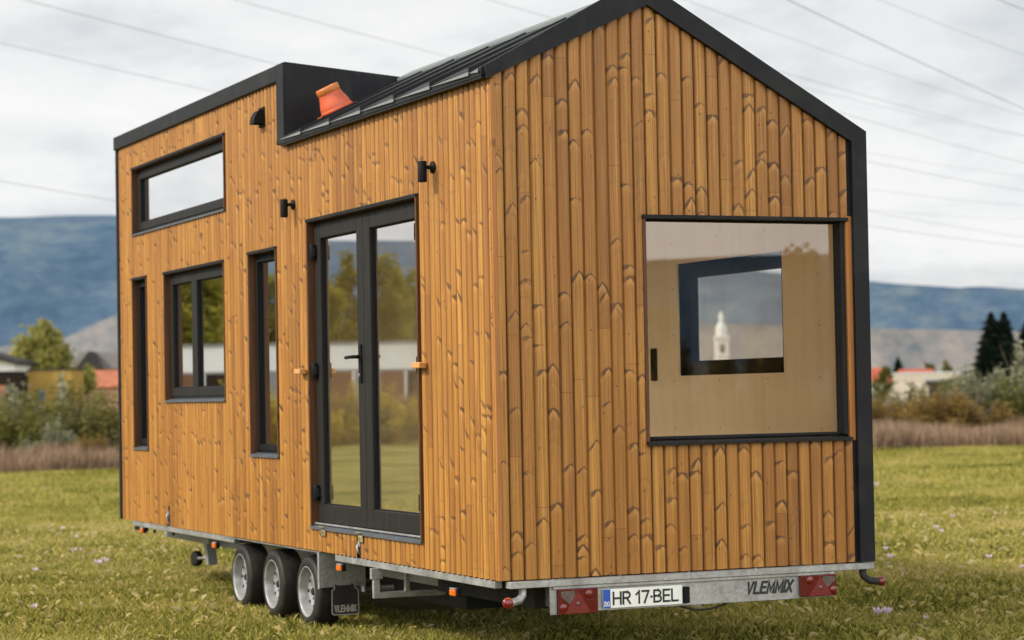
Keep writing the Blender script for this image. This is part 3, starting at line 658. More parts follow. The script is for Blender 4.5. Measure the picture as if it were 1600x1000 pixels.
# --- wall lamps, hood vent, blocks, tie downs
def wall_lamp(y, z):
    lp = MB(); lp.lathe([(0.0265, -0.088), (0.0275, -0.084), (0.0275, 0.034), (0.0255, 0.038), (0.0, 0.038)], (-0.072, y, z), (0, 0, 1), 24)
    o = part('wall_lamp', lp, 'gasket')
    mt = MB(); mt.lathe([(0.036, 0), (0.038, 0.006), (0.036, 0.016), (0.012, 0.018), (0.012, 0.05)], (0.004, y, z+0.002), (-1, 0, 0), 24); part('lamp_mount', mt, 'gasket', o)
    return o
wall_lamp(0.885, 2.437); wall_lamp(3.545, 2.433)
hv = MB(); yc, zc = 4.235, 3.088; n = 10; hw = 0.055
prof = [(0.0, 0.115)] + [(0.015+0.068*math.sin(rad(90*i/n)), 0.115*math.cos(rad(90*i/n))*0.93) for i in range(n+1)]
for k in range(len(prof)-1):
    a, b_ = prof[k], prof[k+1]
    hv.add([(-a[0], yc-hw, zc+a[1]), (-a[0], yc+hw, zc+a[1]), (-b_[0], yc+hw, zc+b_[1]), (-b_[0], yc-hw, zc+b_[1])], [(0, 1, 2, 3)], True)
for s_ in (-1, 1): hv.add([(-p[0], yc+s_*hw, zc+p[1]) for p in prof] + [(0.0, yc+s_*hw, zc)], [tuple(range(len(prof)+1))])
hv.box(-0.012, 0.006, yc-0.062, yc+0.062, zc-0.022, zc+0.125, 0.003)
part('hood_vent', hv, 'gasket')
for (ya, yb) in ((3.30, 3.42), (1.03, 1.15)):
    bl = MB().box(-0.060, -0.008, ya, yb, 1.228, 1.264, 0.004); o = part('door_catch', bl, 'block')
    part('screws', MB().lathe([(0.004, 0), (0.003, 0.0015)], (-0.040, ya+0.0002, 1.246), (0, -1, 0), 8).lathe([(0.004, 0), (0.003, 0.0015)], (-0.022, ya+0.0002, 1.246), (0, -1, 0), 8), 'gasket', o)
for (ya, yb, za, zb) in SLOTS:
    ym = (ya+yb)/2
    td = MB(); td.box(-0.004, 0.018, ym-0.022, ym+0.012, zb-0.085, zb-0.05, 0.003); td.tube([(0.004, ym, zb-0.06), (-0.014, ym-0.008, zb-0.085), (-0.006, ym-0.012, zb-0.12), (0.008, ym-0.004, zb-0.13)], 0.008, 8)
    part('tie_down', td, 'galv')
for (y, z) in ((2.252, 0.14), (2.99, 0.145)):
    br = MB(); br.box(-0.012, -0.006, y-0.042, y+0.042, z-0.032, z+0.032, 0.001); br.box(-0.030, -0.0125, y-0.042, y+0.042, z+0.026, z+0.032, 0.001)
    br.lathe([(0.011, 0), (0.011, 0.006)], (-0.012, y+0.014, z-0.004), (-1, 0, 0), 8); part('bracket', br, 'zinc')

# --- trailer
ch = MB()
ch.box(0.012, 0.06, 5.155, 8.24, -0.048, -0.004, 0.003); ch.box(0.012, 0.06, 0.095, 2.815, -0.050, -0.006, 0.003)
ch.box(0.40, 0.50, 0.05, 8.6, -0.18, -0.004); ch.box(1.95, 2.05, 0.05, 8.6, -0.18, -0.004)
for y in (0.9, 1.8, 2.6, 5.3, 6.2, 7.1, 8.0): ch.box(0.062, 2.44, y, y+0.05, -0.06, -0.008)
ch.box(2.44, 2.48, 0.05, 8.5, -0.05, -0.004)
chassis = part('trailer_chassis', ch, 'galv')
part('underfloor', MB().box(0.065, 2.43, 0.03, 8.5, -0.0035, 0.012), 'membrane', chassis)
rb = MB(); rb.box(0.045, 2.468, -0.052, 0.012, -0.044, -0.006, 0.003); 
part('rear_channel', rb, 'galv', chassis)
for x in (0.32, 0.75, 1.2, 1.65, 2.1): part('channel_bolt', MB().lathe([(0.010, 0), (0.007, 0.005)], (x, -0.03, -0.006), (0, 0, 1), 8), 'rim', chassis)
rp = MB(); rp.box(0.30, 2.19, -0.028, -0.022, -0.198, -0.0445, 0.002); rp.box(0.318, 2.19, -0.045, -0.0285, -0.062, -0.0445, 0.002); rp.box(0.30, 0.342, -0.034, -0.0285, -0.206, -0.064, 0.001)
part('rear_panel', rp, 'galv', chassis)
fnR = lambda y: (lambda a, b, d: (a, y-d, b))
part('panel_lettering', lettering('VLEMMIX', lambda a, b, d: (1.578+a, -0.0285-d, -0.158+b), 0.320, 0.078, 0.0155, 0.30, 0.20), 'ink', chassis)
def tail_light(x0, x1, flip):
    zt, zb_ = -0.062, -0.206 if not flip else -0.188
    f = (lambda q: x1-(q)*(x1-x0)) if flip else (lambda q: x0+q*(x1-x0)); g = lambda v: zb_+v*(zt-zb_)
    o = part('tail_light', MB().box(x0, x1, -0.062, -0.0285, zb_, zt, 0.004), 'red')
    def poly(name, pts, m, d): part(name, MB().prism([(f(a), g(b)) for a, b in (pts if not flip else pts[::-1])], lambda a, b, dd: (a, -0.0622-dd, b), 0.0, d), m, o)
    poly('reflector', [(0.14, 0.04), (0.80, 0.04), (0.47, 0.95)], 'redhot', 0.003)
    poly('reverse_lens', [(0.04, 0.72), (0.30, 0.36), (0.42, 0.62), (0.40, 0.93), (0.04, 0.93)], 'clear', 0.002)
    for (a, b) in ((0.10, 0.28), (0.76, 0.78)): part('bulb_lens', MB().lathe([(0.026, 0), (0.022, 0.004), (0.0, 0.006)], (f(a), -0.0622, g(b)), (0, -1, 0), 16), 'redhot', o)
    part('stud', MB().lathe([(0.013, 0), (0.010, 0.003), (0.0, 0.005)], (f(0.47), -0.0655, g(0.42)), (0, -1, 0), 12), 'clear', o)
    return o
tail_light(0.345, 0.592, False); tail_light(1.945, 2.190, True)
pl = part('number_plate', MB().box(0.632, 1.150, -0.040, -0.036, -0.186, -0.076, 0.001), 'plate')
part('blue_band', MB().box(0.6335, 0.680, -0.0412, -0.0401, -0.1845, -0.0775), 'blue', pl)
part('plate_digits', lettering('HR 17-BEL', lambda a, b, d: (0.694+a, -0.0402-d, -0.170+b), 0.430, 0.078, 0.0120, 0.22), 'ink', pl)
part('country_code', lettering('RO', lambda a, b, d: (0.6385+a, -0.0413-d, -0.176+b), 0.036, 0.030, 0.0050, 0.35), 'plate', pl)
part('plate_lamp', MB().box(1.156, 1.192, -0.058, -0.0285, -0.182, -0.086, 0.005), 'gasket')
for (pts, ) in (([(0.135, -0.02, -0.045), (0.13, -0.03, -0.085), (0.10, -0.05, -0.110), (0.05, -0.07, -0.118), (0.015, -0.085, -0.120)],),
                ([(2.40, -0.02, -0.045), (2.402, -0.03, -0.085), (2.43, -0.05, -0.112), (2.47, -0.055, -0.118), (2.507, -0.060, -0.120)],)):
    o = part('marker_arm', MB().tube(pts, 0.0225, 12), 'flap' if pts[0][0] > 1 else 'galv')
    e = Vector(pts[-1]); d = Vector((-0.45, -0.9, -0.05)) if pts[0][0] < 1 else Vector((0.75, -0.65, -0.05)); d.normalize()
    part('marker_lens', MB().lathe([(0.026, -0.012), (0.029, -0.008), (0.030, 0.012), (0.026, 0.020), (0.0, 0.023)], e, d, 20), 'redhot', o)
    if pts[0][0] < 1: part('amber_ring', MB().lathe([(0.0305, -0.02), (0.0312, -0.016), (0.0312, 0.002), (0.0305, 0.003)], e, d, 20), 'amber', o)
for (y, z) in ((0.655, -0.108), (2.66, -0.085), (5.60, -0.088), (7.82, -0.073)):
    o = part('side_marker', MB().box(-0.006, 0.02, y-0.045, y+0.045, z-0.024, z+0.026, 0.003), 'gasket'); part('amber_lens', MB().box(-0.024, -0.0065, y-0.042, y+0.042, z-0.022, z+0.018, 0.006), 'amber', o)
    part('lens_cap', MB().box(-0.022, -0.004, y-0.04, y+0.04, z+0.0185, z+0.026, 0.002), 'rim', o)
part('front_bracket', MB().box(0.02, 0.06, 7.86, 8.20, -0.085, -0.05), 'gasket', chassis)
for (y, z) in ((7.55, -0.07), (6.95, -0.06)): part('rubber_stop', MB().lathe([(0.015, -.01), (0.015, .01)], (0.03, y, z), (1, 0, 0), 10), 'gasket', chassis)
# mudguard end plate and flap
mg = MB(); mg.box(0.012, 0.345, 3.13, 3.136, -0.255, -0.006, 0.001); mg.box(0.002, 0.0115, 3.128, 3.16, -0.262, -0.004, 0.002)
mg.box(0.002, 0.34, 3.137, 5.40, -0.012, -0.007); mg.box(0.335, 0.345, 3.137, 5.40, -0.30, -0.013)
mudg = part('mudguard', mg, 'galv')
fl = [(0.105, -0.232), (0.112, -0.225), (0.125, -0.235), (0.225, -0.235), (0.24, -0.225), (0.252, -0.232), (0.262, -0.262), (0.285, -0.275), (0.287, -0.435), (0.275, -0.447), (0.098, -0.447), (0.086, -0.435), (0.086, -0.275), (0.105, -0.262)]
part('mud_flap', MB().prism(fl, fe, 3.112, 3.120), 'flap', mudg)
cen = (0.186, -0.34)
edge = MB()
for i in range(len(fl)):
    a, b_ = fl[i], fl[(i+1) % len(fl)]; k = 0.93
    ia, ib = [(cen[0]+(p[0]-cen[0])*0.94, cen[1]+(p[1]-cen[1])*0.95) for p in (a, b_)]
    edge.add([(a[0], 3.1105, a[1]), (b_[0], 3.1105, b_[1]), (ib[0], 3.1105, ib[1]), (ia[0], 3.1105, ia[1])], [(0, 1, 2, 3)])
part('flap_edge', edge, 'greytext', mudg)
part('flap_lettering', lettering('VLEMMIX', lambda a, b, d: (0.104+a, 3.1115-d, -0.428+b), 0.164, 0.050, 0.0095, 0.26), 'greytext', mudg)
# hanging support frame
sf = MB(); sf.box(-0.03, 0.05, 2.0, 2.03, -0.12, -0.05, 0.003); sf.box(-0.015, 0.03, 2.0, 2.03, -0.245, -0.121, 0.003); sf.box(0.031, 0.49, 2.0, 2.03, -0.245, -0.205, 0.003)
sf.box(0.205, 0.235, 2.0, 2.03, -0.2045, -0.06, 0.002); sf.box(0.455, 0.49, 2.0, 2.03, -0.2045, -0.06, 0.002)
part('support_frame', sf, 'galv', chassis)
part('underfloor_shade_box', MB().box(0.52, 1.93, 1.75, 3.05, -0.325, -0.064, 0.01).box(0.33, 2.17, 0.25, 1.745, -0.192, -0.066), 'membrane', chassis)  # dark boxes added under the floor to deepen the shadow on the ground
# corner steady with jockey wheel
js = MB(); js.box(0.30, 0.36, 6.85, 6.99, -0.16, -0.01, 0.004); js.prism([(6.80, -0.33), (6.87, -0.33), (6.96, -0.16), (6.85, -0.16)], lambda a, b, d: (d, a, b), 0.29, 0.37); js.tube([(0.33, 6.98, -0.28), (0.33, 7.25, -0.30)], 0.014, 8)
jo = part('jockey_stand', js, 'galv')
part('jockey_wheel', MB().lathe([(0.030, -0.028), (0.058, -0.030), (0.066, -0.018), (0.066, 0.018), (0.058, 0.030), (0.030, 0.028)], (0.33, 7.30, -0.305), (1, 0.25, 0), 24), 'rubber', jo)
part('wiring', MB().tube([(1.12+0.05*i, 0.02, -0.19-0.045*math.sin(math.pi*i/8)) for i in range(9)], 0.006, 6), 'cable', chassis)
# wheels
def wheel(y, x0=0.015, side=1, first=None):
    zc = -0.303; R = 0.255; s_ = side
    if first:
        r = first.copy(); COL.objects.link(r); r.location = (x0, y, zc)
        for c in first.children:
            k = c.copy(); COL.objects.link(k); k.parent = r
        return r
    t = MB(); W = 0.19   # local frame at hub; axis +X into the house
    prof = [(0.172, 0.012), (0.180, 0.004), (0.196, 0.001), (0.222, 0.004), (0.240, 0.012), (0.249, 0.026), (0.2535, 0.045), (0.2535, W-0.045), (0.249, W-0.026), (0.240, W-0.012), (0.20, W), (0.172, W-0.01)]
    t.lathe(prof, (0, 0, 0), (1, 0, 0), 72, caps=False)
    # tread lugs
    for k in range(72):
        a = 2*math.pi*k/72
        for (xa, xb) in ((0.022, 0.062), (0.068, 0.092), (0.098, 0.122), (0.128, 0.168)):
            da = 0.026; sh = 0.02 if xa < 0.09 else -0.02
            pts = []
            for rr in (0.250 if 0.03 < xa < 0.12 else 0.246, 0.2575 if 0.03 < xa < 0.12 else 0.2555):
                for xx, off in ((xa, 0), (xb, sh)):
                    for dd in (-da, da):
                        rr2 = rr - (0.005 if (xx < 0.03 or xx > 0.16) else 0)
                        pts.append((xx, rr2*math.cos(a+dd+off), rr2*math.sin(a+dd+off)))
            t.add(pts, [(0, 1, 3, 2), (4, 6, 7, 5), (0, 4, 5, 1), (2, 3, 7, 6), (0, 2, 6, 4), (1, 5, 7, 3)])
    o = MB.build(t, 'wheel', MT['rubber'], house); o.location = (x0, y, zc)
    r_ = MB(); r_.lathe([(0.176, 0.006), (0.180, 0.002), (0.177, -0.001), (0.170, 0.003), (0.164, 0.016), (0.158, 0.036), (0.152, 0.052), (0.149, 0.085), (0.140, 0.092)], (0, 0, 0), (1, 0, 0), 56, caps=False)
    part('rim', r_, 'rim', o)
    dsk = MB(); dsk.lathe([(0.141, 0.091), (0.134, 0.084), (0.126, 0.064), (0.116, 0.053), (0.104, 0.050), (0.092, 0.056), (0.078, 0.064), (0.060, 0.067), (0.040, 0.067), (0.034, 0.058), (0.0, 0.057)], (0, 0, 0), (1, 0, 0), 56, caps=False); part('wheel_disc', dsk, 'rim', o)
    for k in range(8):
        a = 2*math.pi*k/8; part('vent_hole', MB().lathe([(0.014, 0), (0.0, 0.0005)], (0.0495, 0.106*math.cos(a), 0.106*math.sin(a)), (-1, 0, 0), 10, up=(0, 0, 1)), 'hole', o)
    for k in range(5):
        bo = MB(); a = 2*math.pi*k/5+0.3; bo.lathe([(0.012, 0), (0.012, 0.010), (0.007, 0.014), (0.0, 0.0145)], (0.066, 0.056*math.cos(a), 0.056*math.sin(a)), (-1, 0, 0), 6); part('wheel_bolt', bo, 'galv', o)
    bo = MB(); bo.lathe([(0.026, -0.004), (0.026, 0.012), (0.018, 0.02), (0.0, 0.021)], (0.058, 0, 0), (-1, 0, 0), 20)
    part('hub_cap', bo, 'hole', o)
    return o
w0 = wheel(5.02); wheel(4.23, first=w0); wheel(3.44, first=w0)
for y in (5.02, 4.23, 3.44): 
    r = wheel(y, x0=2.475, first=w0); r.rotation_euler = (0, 0, math.pi)
part('axles', MB().lathe([(0.035, 0), (0.035, 2.1)], (0.17, 5.02, -0.30), (1, 0, 0), 12).lathe([(0.035, 0), (0.035, 2.1)], (0.17, 4.23, -0.30), (1, 0, 0), 12).lathe([(0.035, 0), (0.035, 2.1)], (0.17, 3.44, -0.30), (1, 0, 0), 12), 'galv', chassis)

# =================================================================== GROUND
gs = MB(); G = 7000
gs.add([(-G, -G, 0), (G, -G, 0), (G, G, 0), (-G, G, 0)], [(0, 1, 2, 3)])
tag(gs.build('meadow', mat_ground()), None, None, None, 'structure')

def vnoise(x, y, s, seed):
    r2 = np.random.default_rng(seed); tb = r2.random((64, 64)); xi = x*s; yi = y*s
    i = np.floor(xi).astype(int); j = np.floor(yi).astype(int); fx = xi-i; fy = yi-j; fx = fx*fx*(3-2*fx); fy = fy*fy*(3-2*fy)
    a = tb[i % 64, j % 64]; b = tb[(i+1) % 64, j % 64]; c = tb[i % 64, (j+1) % 64]; d = tb[(i+1) % 64, (j+1) % 64]
    return (a*(1-fx)+b*fx)*(1-fy) + (c*(1-fx)+d*fx)*fy
def grass_field(dep0, dep1, dens, wid, hgt, seed, margin=1.22, straw=False, disc=None):
    r2 = np.random.default_rng(seed); hw = 800/FPX*margin
    area = hw*(dep1**2-dep0**2); n = int(area*dens)
    d = np.sqrt(r2.uniform(dep0**2, dep1**2, n)); l = r2.uniform(-1, 1, n)*hw*d
    fx, fy = math.sin(YAW), math.cos(YAW)
    x = CAM[0] + d*fx + l*fy; y = CAM[1] + d*fy - l*fx
    if disc:
        n = int(math.pi*disc**2*dens); a_ = r2.uniform(0, 2*math.pi, n); q_ = disc*np.sqrt(r2.random(n)); x = 1.2 + q_*np.cos(a_); y = 3.5 + q_*np.sin(a_)
    keep = ~((x > 1.0) & (x < 2.2) & (y > 4.0) & (y < 8.2))
    keep &= r2.random(n) < 0.35 + 0.9*vnoise(x, y, 1.9, 5)
    x, y = x[keep], y[keep]; n = len(x)
    h = hgt*(0.35 + 0.9*r2.random(n)**1.5)*(0.55+0.8*vnoise(x, y, 1.1, 9))
    h = np.where((x > -0.02) & (x < 2.5) & (y > 0) & (y < 8.6), h*0.8, h)
    ang = r2.uniform(0, 2*math.pi, n); lean = r2.uniform(0.9, 1.25, n) if straw else r2.uniform(0.1, 0.95, n); la = r2.uniform(0, 2*math.pi, n); w = wid*r2.uniform(0.5, 1.2, n)
    dx, dy = np.cos(ang)*w, np.sin(ang)*w; bx_, by_ = np.cos(la)*lean*h, np.sin(la)*lean*h
    v = np.empty((n, 4, 3))
    v[:, 0] = np.stack([x-dx, y-dy, np.full(n, -0.004)], 1); v[:, 1] = np.stack([x+dx, y+dy, np.full(n, -0.004)], 1)
    v[:, 2] = np.stack([x+dx*0.7+bx_*0.45, y+dy*0.7+by_*0.45, h*0.62], 1); v[:, 3] = np.stack([x+bx_, y+by_, h*np.sqrt(1-0.5*lean**2)], 1)
    q = (np.arange(n)[:, None]*4)
    tri = np.concatenate([q+np.array([[0, 1, 2]]), q+np.array([[0, 2, 3]])], 0)
    return v.reshape(-1, 3), tri, np.repeat(0.9+0.7*r2.random(n) if straw else r2.random(n), 4)
parts = [grass_field(12.5, 22, 2500, 0.0034, 0.066, 1), grass_field(12.5, 30, 70, 0.0030, 0.085, 4, straw=True), grass_field(22, 36, 1000, 0.0050, 0.070, 2), grass_field(36, 62, 300, 0.0085, 0.085, 3, 1.8), grass_field(0, 1, 170, 0.0055, 0.065, 6, disc=19)]
vs, ts, tn = [], [], []; o = 0
for v, t_, a in parts: vs.append(v); ts.append(t_+o); tn.append(a); o += len(v)
tag(np_mesh('grass', np.concatenate(vs), np.concatenate(ts), mat_grass(), tint=np.concatenate(tn)), 'short yellow green meadow grass around the trailer', 'grass', None, 'stuff')

# dry reed band along the meadow edge
def blades(pos, h, w, r2, lean=0.3):
    n = len(pos); ang = r2.uniform(0, 2*math.pi, n); la = r2.uniform(0, 2*math.pi, n); le = r2.uniform(0, lean, n)*h
    dx, dy = np.cos(ang)*w, np.sin(ang)*w; v = np.empty((n, 4, 3))
    v[:, 0] = pos + np.stack([-dx, -dy, 0*h], 1); v[:, 1] = pos + np.stack([dx, dy, 0*h], 1)
    v[:, 2] = pos + np.stack([dx*.8+np.cos(la)*le*.5, dy*.8+np.sin(la)*le*.5, h*.6], 1); v[:, 3] = pos + np.stack([np.cos(la)*le, np.sin(la)*le, h], 1)
    q = np.arange(n)[:, None]*4
    return v.reshape(-1, 3), np.concatenate([q+np.array([[0, 1, 2]]), q+np.array([[0, 2, 3]])], 0), np.repeat(r2.random(n), 4)
def band(n, pts, r2, hmax, name, m, label, hmin=0.45):
    """pts: list of (px, depth0, depth1) along the edge"""
    P = np.array(pts); k = r2.uniform(0, len(P)-1, n); i = np.floor(k).astype(int); f = k-i
    px = P[i, 0]*(1-f)+P[i+1, 0]*f; d0 = P[i, 1]*(1-f)+P[i+1, 1]*f; d1 = P[i, 2]*(1-f)+P[i+1, 2]*f
    d = d0 + (d1-d0)*r2.random(n)
    pos = np.array([CAM]) + d[:, None]*(_f[None] + ((px-800)/FPX)[:, None]*_r[None]); pos[:, 2] = -0.01
    h = hmax*(hmin+(1-hmin)*(0.6*vnoise(pos[:, 0], pos[:, 1], 0.5, 21)+0.6*vnoise(pos[:, 0], pos[:, 1], 1.9, 23)))*r2.uniform(0.35, 1.1, n)
    v, t_, a = blades(pos, h, 0.012, r2, 0.35)
    return tag(np_mesh(name, v, t_, m, tint=a), label, 'dry grass', None, 'stuff')
m_dry = mat_foliage('dry_reed', (0.15, 0.095, 0.062), (0.29, 0.195, 0.130), (0.46, 0.345, 0.23), 0.3)
band(30000, [(-500, 54, 61), (-200, 54, 61), (60, 54, 60), (240, 55, 61)], rng, 0.7, 'dry_grass', m_dry, 'low band of dry reddish grass at the left meadow edge', 0.2)
band(52000, [(250, 55, 61), (600, 56, 63), (1000, 58, 65), (1300, 60, 67), (1400, 60, 68), (1500, 61, 70), (1600, 61, 71), (1760, 62, 72), (2100, 62, 72)], rng, 0.82, 'dry_grass', m_dry, 'tall dry pinkish grass along the right meadow edge', 0.2)

# =================================================================== VEGETATION
def leaf_cloud(n, blobs, size, r2, droop=0.0, aspect=0.5):
    """blobs: (cx,cy,cz, rx,ry,rz, weight); leaves sit in sub-clumps near the blob's shell"""
    B = np.array(blobs, float); wgt = B[:, 6]/B[:, 6].sum(); nb = r2.choice(len(B), n, p=wgt)
    nc = 26; th = r2.uniform(0, 2*math.pi, (len(B), nc)); cz = r2.uniform(-0.85, 1, (len(B), nc)); rr = r2.uniform(0.45, 1.0, (len(B), nc)); s = np.sqrt(1-cz**2)
    cl = np.stack([s*np.cos(th)*rr, s*np.sin(th)*rr, cz*rr], 2); shade = r2.uniform(0, 1, (len(B), nc)); ci = r2.integers(0, nc, n)
    off = r2.normal(0, 0.17, (n, 3)); p = (cl[nb, ci]+off)
    pos = B[nb, :3] + p*B[nb, 3:6]
    pos[:, 2] -= droop*np.abs(r2.normal(0, 1, n))*0.5
    a = r2.normal(0, 1, (n, 3)); a[:, 2] = a[:, 2]*0.6 - droop*2.2; a /= np.linalg.norm(a, axis=1)[:, None]
    b = np.cross(a, r2.normal(0, 1, (n, 3))); b /= np.linalg.norm(b, axis=1)[:, None]
    sz = size*r2.uniform(0.6, 1.3, n)[:, None]
    v = np.empty((n, 4, 3)); v[:, 0] = pos - a*sz; v[:, 1] = pos + b*sz*aspect; v[:, 2] = pos + a*sz; v[:, 3] = pos - b*sz*aspect
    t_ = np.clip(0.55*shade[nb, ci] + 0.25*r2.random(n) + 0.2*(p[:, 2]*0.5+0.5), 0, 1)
    return v.reshape(-1, 3), np.arange(n*4).reshape(-1, 4), np.repeat(t_, 4)
def trunk_mb(h, r, limbs, r2, spread=0.3):
    mb = MB(); k = 6
    pts = [(0.03*h*math.sin(i*1.3)*i/k, 0.03*h*math.cos(i*0.9)*i/k, h*i/k) for i in range(k+1)]; pts[0] = (0, 0, -0.05)
    mb.tube(pts, [r*(1-0.75*i/k) for i in range(k+1)], 8)
    for j in range(limbs):
        z = h*r2.uniform(0.3, 0.8); a = r2.uniform(0, 2*math.pi); l = h*spread*r2.uniform(0.7, 1.2)
        mb.tube([(0, 0, z), (math.cos(a)*l*.5, math.sin(a)*l*.5, z+l*.45), (math.cos(a)*l, math.sin(a)*l, z+l*.95)], [r*.42, r*.28, r*.08], 6)
    return mb
bark = mat_simple('bark', (0.10, 0.075, 0.055), 0.9, 0, 0.3, 9, 0.3, 0.1)
barkp = mat_simple('pale_bark', (0.34, 0.32, 0.29), 0.8, 0, 0.4, 6, 0.2, 0.1)
def broad_tree(name, n, blobs, size, m, h, r, seed, droop=0.0, bk=bark, limbs=7):
    r2 = np.random.default_rng(seed); t = empty(name)
    trunk_mb(h, r, limbs, r2).build('trunk', bk, t)
    v, q, a = leaf_cloud(n, blobs, size, r2, droop); np_mesh('crown', v, q, m, t, a); return t
def shrub(seed, n, wid, hgt, m, size, name='shrub', stems=14):
    r2 = np.random.default_rng(seed); t = empty(name); bl = []
    for i in range(13):
        a = r2.uniform(0, 6.28); d = wid*0.5*r2.uniform(0, 0.95)
        hh = hgt*r2.uniform(0.4, 1.08)*(1-0.2*d/wid); bl.append((math.cos(a)*d, math.sin(a)*d, hh*0.5, wid*r2.uniform(.09, .22), wid*r2.uniform(.09, .22), hh*0.52, 1))
    v, q, a = leaf_cloud(n, bl, size, r2, 0.0, 0.32); v[:, 2] = np.maximum(v[:, 2], 0.01); np_mesh('foliage', v, q, m, t, a)
    st = MB()
    for i in range(stems):
        a = r2.uniform(0, 6.28); d = wid*0.42*r2.uniform(0.2, 1)
        st.tube([(0, 0, -0.02), (math.cos(a)*d*.4, math.sin(a)*d*.4, hgt*.45), (math.cos(a)*d, math.sin(a)*d, hgt*r2.uniform(.75, 1.02))], [0.02, 0.013, 0.004], 5)
    st.build('stems', bark, t); return t
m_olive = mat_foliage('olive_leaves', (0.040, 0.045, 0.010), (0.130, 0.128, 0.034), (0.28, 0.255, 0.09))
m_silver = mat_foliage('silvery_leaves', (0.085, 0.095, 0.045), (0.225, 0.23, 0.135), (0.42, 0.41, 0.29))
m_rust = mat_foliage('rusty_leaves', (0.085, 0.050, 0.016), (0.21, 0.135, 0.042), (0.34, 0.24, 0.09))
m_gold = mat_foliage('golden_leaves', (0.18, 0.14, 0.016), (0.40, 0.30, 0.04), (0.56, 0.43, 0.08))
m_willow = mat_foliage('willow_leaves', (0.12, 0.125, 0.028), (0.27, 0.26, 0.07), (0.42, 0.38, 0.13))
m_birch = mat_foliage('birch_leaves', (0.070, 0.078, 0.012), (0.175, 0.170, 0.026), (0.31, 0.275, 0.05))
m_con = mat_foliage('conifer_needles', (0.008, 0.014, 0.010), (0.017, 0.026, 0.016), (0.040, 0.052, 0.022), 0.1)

def gp(px, d):            # point on the meadow in direction px at distance d
    p = at(px, 600, d); p[2] = 0.0; return p
protos = {}
def put_shrub(kind, px, d, rz, sc, label, group, mirror=None):
    name = {'o': 'shrub', 's': 'shrub', 'r': 'shrub', 'g': 'shrub'}[kind[0]]
    p = gp(px, d)
    if mirror: p = mirror(p); p[2] = 0
    if kind not in protos:
        m = {'o': m_olive, 's': m_silver, 'r': m_rust, 'g': m_gold}[kind[0]]
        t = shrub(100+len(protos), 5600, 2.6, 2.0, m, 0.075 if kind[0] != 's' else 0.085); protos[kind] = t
        t.location = Vector(p); t.rotation_euler = (0, 0, rz); t.scale = sc if isinstance(sc, tuple) else (sc,)*3
    else: t = dup(protos[kind], p, rz, sc)
    tag(t, label, 'shrub', group); return t
GL = 'shrubs along the left meadow edge'
put_shrub('o1', -40, 61, 0.3, (1.2, 1.2, 0.95), 'dark olive shrub cut off by the left photo edge', GL)
put_shrub('o2', 18, 60, 1.1, (1.2, 1.2, 1.0), 'dark olive shrub behind the leftmost dry grass', GL)
put_shrub('s1', 42, 63, 2.0, (1.0, 1.0, 1.15), 'tall silvery shrub rising in front of the ochre shed', GL)
put_shrub('o1', 66, 62, 2.6, (1.2, 1.2, 0.98), 'olive shrub standing left of the pale bush', GL)
put_shrub('s2', 78, 57.5, 0.4, (0.62, 0.62, 0.62), 'low pale silvery bush nearest the left grass', GL)
put_shrub('o2', 122, 63, 4.4, (0.8, 0.8, 1.17), 'tall olive shrub in front of the orange roofed building', GL)
put_shrub('o2', 112, 60, 3.9, (1.1, 1.1, 0.9), 'olive green shrub behind the low pale bush', GL)
put_shrub('o1', 160, 61, 5.1, (1.2, 1.2, 0.92), 'olive shrub beside the far corner of the tiny house', GL)
put_shrub('o2', 215, 62, 0.9, (1.2, 1.2, 0.9), 'olive shrub half hidden behind the tiny house back wall', GL)
put_shrub('r1', 150, 57, 0.9, (0.8, 0.8, 0.45), 'low rusty bush in the dry grass by the house corner', GL)
GR = 'shrubs along the right meadow edge'
put_shrub('r1', 1372, 66, 0.2, (1.0, 1.0, 0.78), 'rusty brown shrub right beside the black house corner', GR)
put_shrub('r2', 1412, 67, 1.2, (1.2, 1.2, 0.80), 'rusty shrub below the long cream building', GR)
put_shrub('o2', 1438, 71, 4.1, (1.2, 1.2, 0.92), 'olive shrub under the window of the cream building', GR)
put_shrub('r1', 1462, 68, 3.3, (1.1, 1.1, 0.85), 'brown shrub in front of the dark roofed shed', GR)
put_shrub('s2', 1506, 70, 1.0, (0.9, 0.9, 1.08), 'pale silvery shrub in front of the conifers', GR)
put_shrub('s1', 1548, 72, 2.1, (1.1, 1.1, 1.10), 'silvery shrub right of the conifers foot', GR)
put_shrub('o1', 1500, 74, 0.0, (1.2, 1.2, 0.95), 'olive green shrub behind the pale shrubs', GR)
put_shrub('r2', 1520, 67, 5.2, (1.1, 1.1, 0.80), 'rusty shrub at the back of the tall dry grass', GR)
put_shrub('o1', 1575, 70, 2.2, (1.2, 1.2, 0.90), 'dark green shrub near the right photo edge', GR)
put_shrub('s2', 1612, 71, 3.0, (1.2, 1.2, 1.45), 'tallest silvery shrub at the right photo edge', GR)
put_shrub('o2', 1670, 70, 1.0, (1.2, 1.2, 1.0), 'olive shrub just outside the right photo edge', GR)

for i, px in enumerate((-330, -250, -170, -100, 290, 370, 450, 530, 610, 690, 770, 850, 930, 1010, 1090, 1170, 1250, 1320, 1730, 1800, 1880, 1960)):
    put_shrub(['o1', 'r2', 'o2', 's1', 'r1'][i % 5], px, (61 if px < 800 else 67)+2*(i % 3), i*1.3, (1.2, 1.2, 0.8+0.1*(i % 3)), 'meadow edge shrub hidden behind the tiny house or past the photo edges', 'hidden meadow edge shrubs')

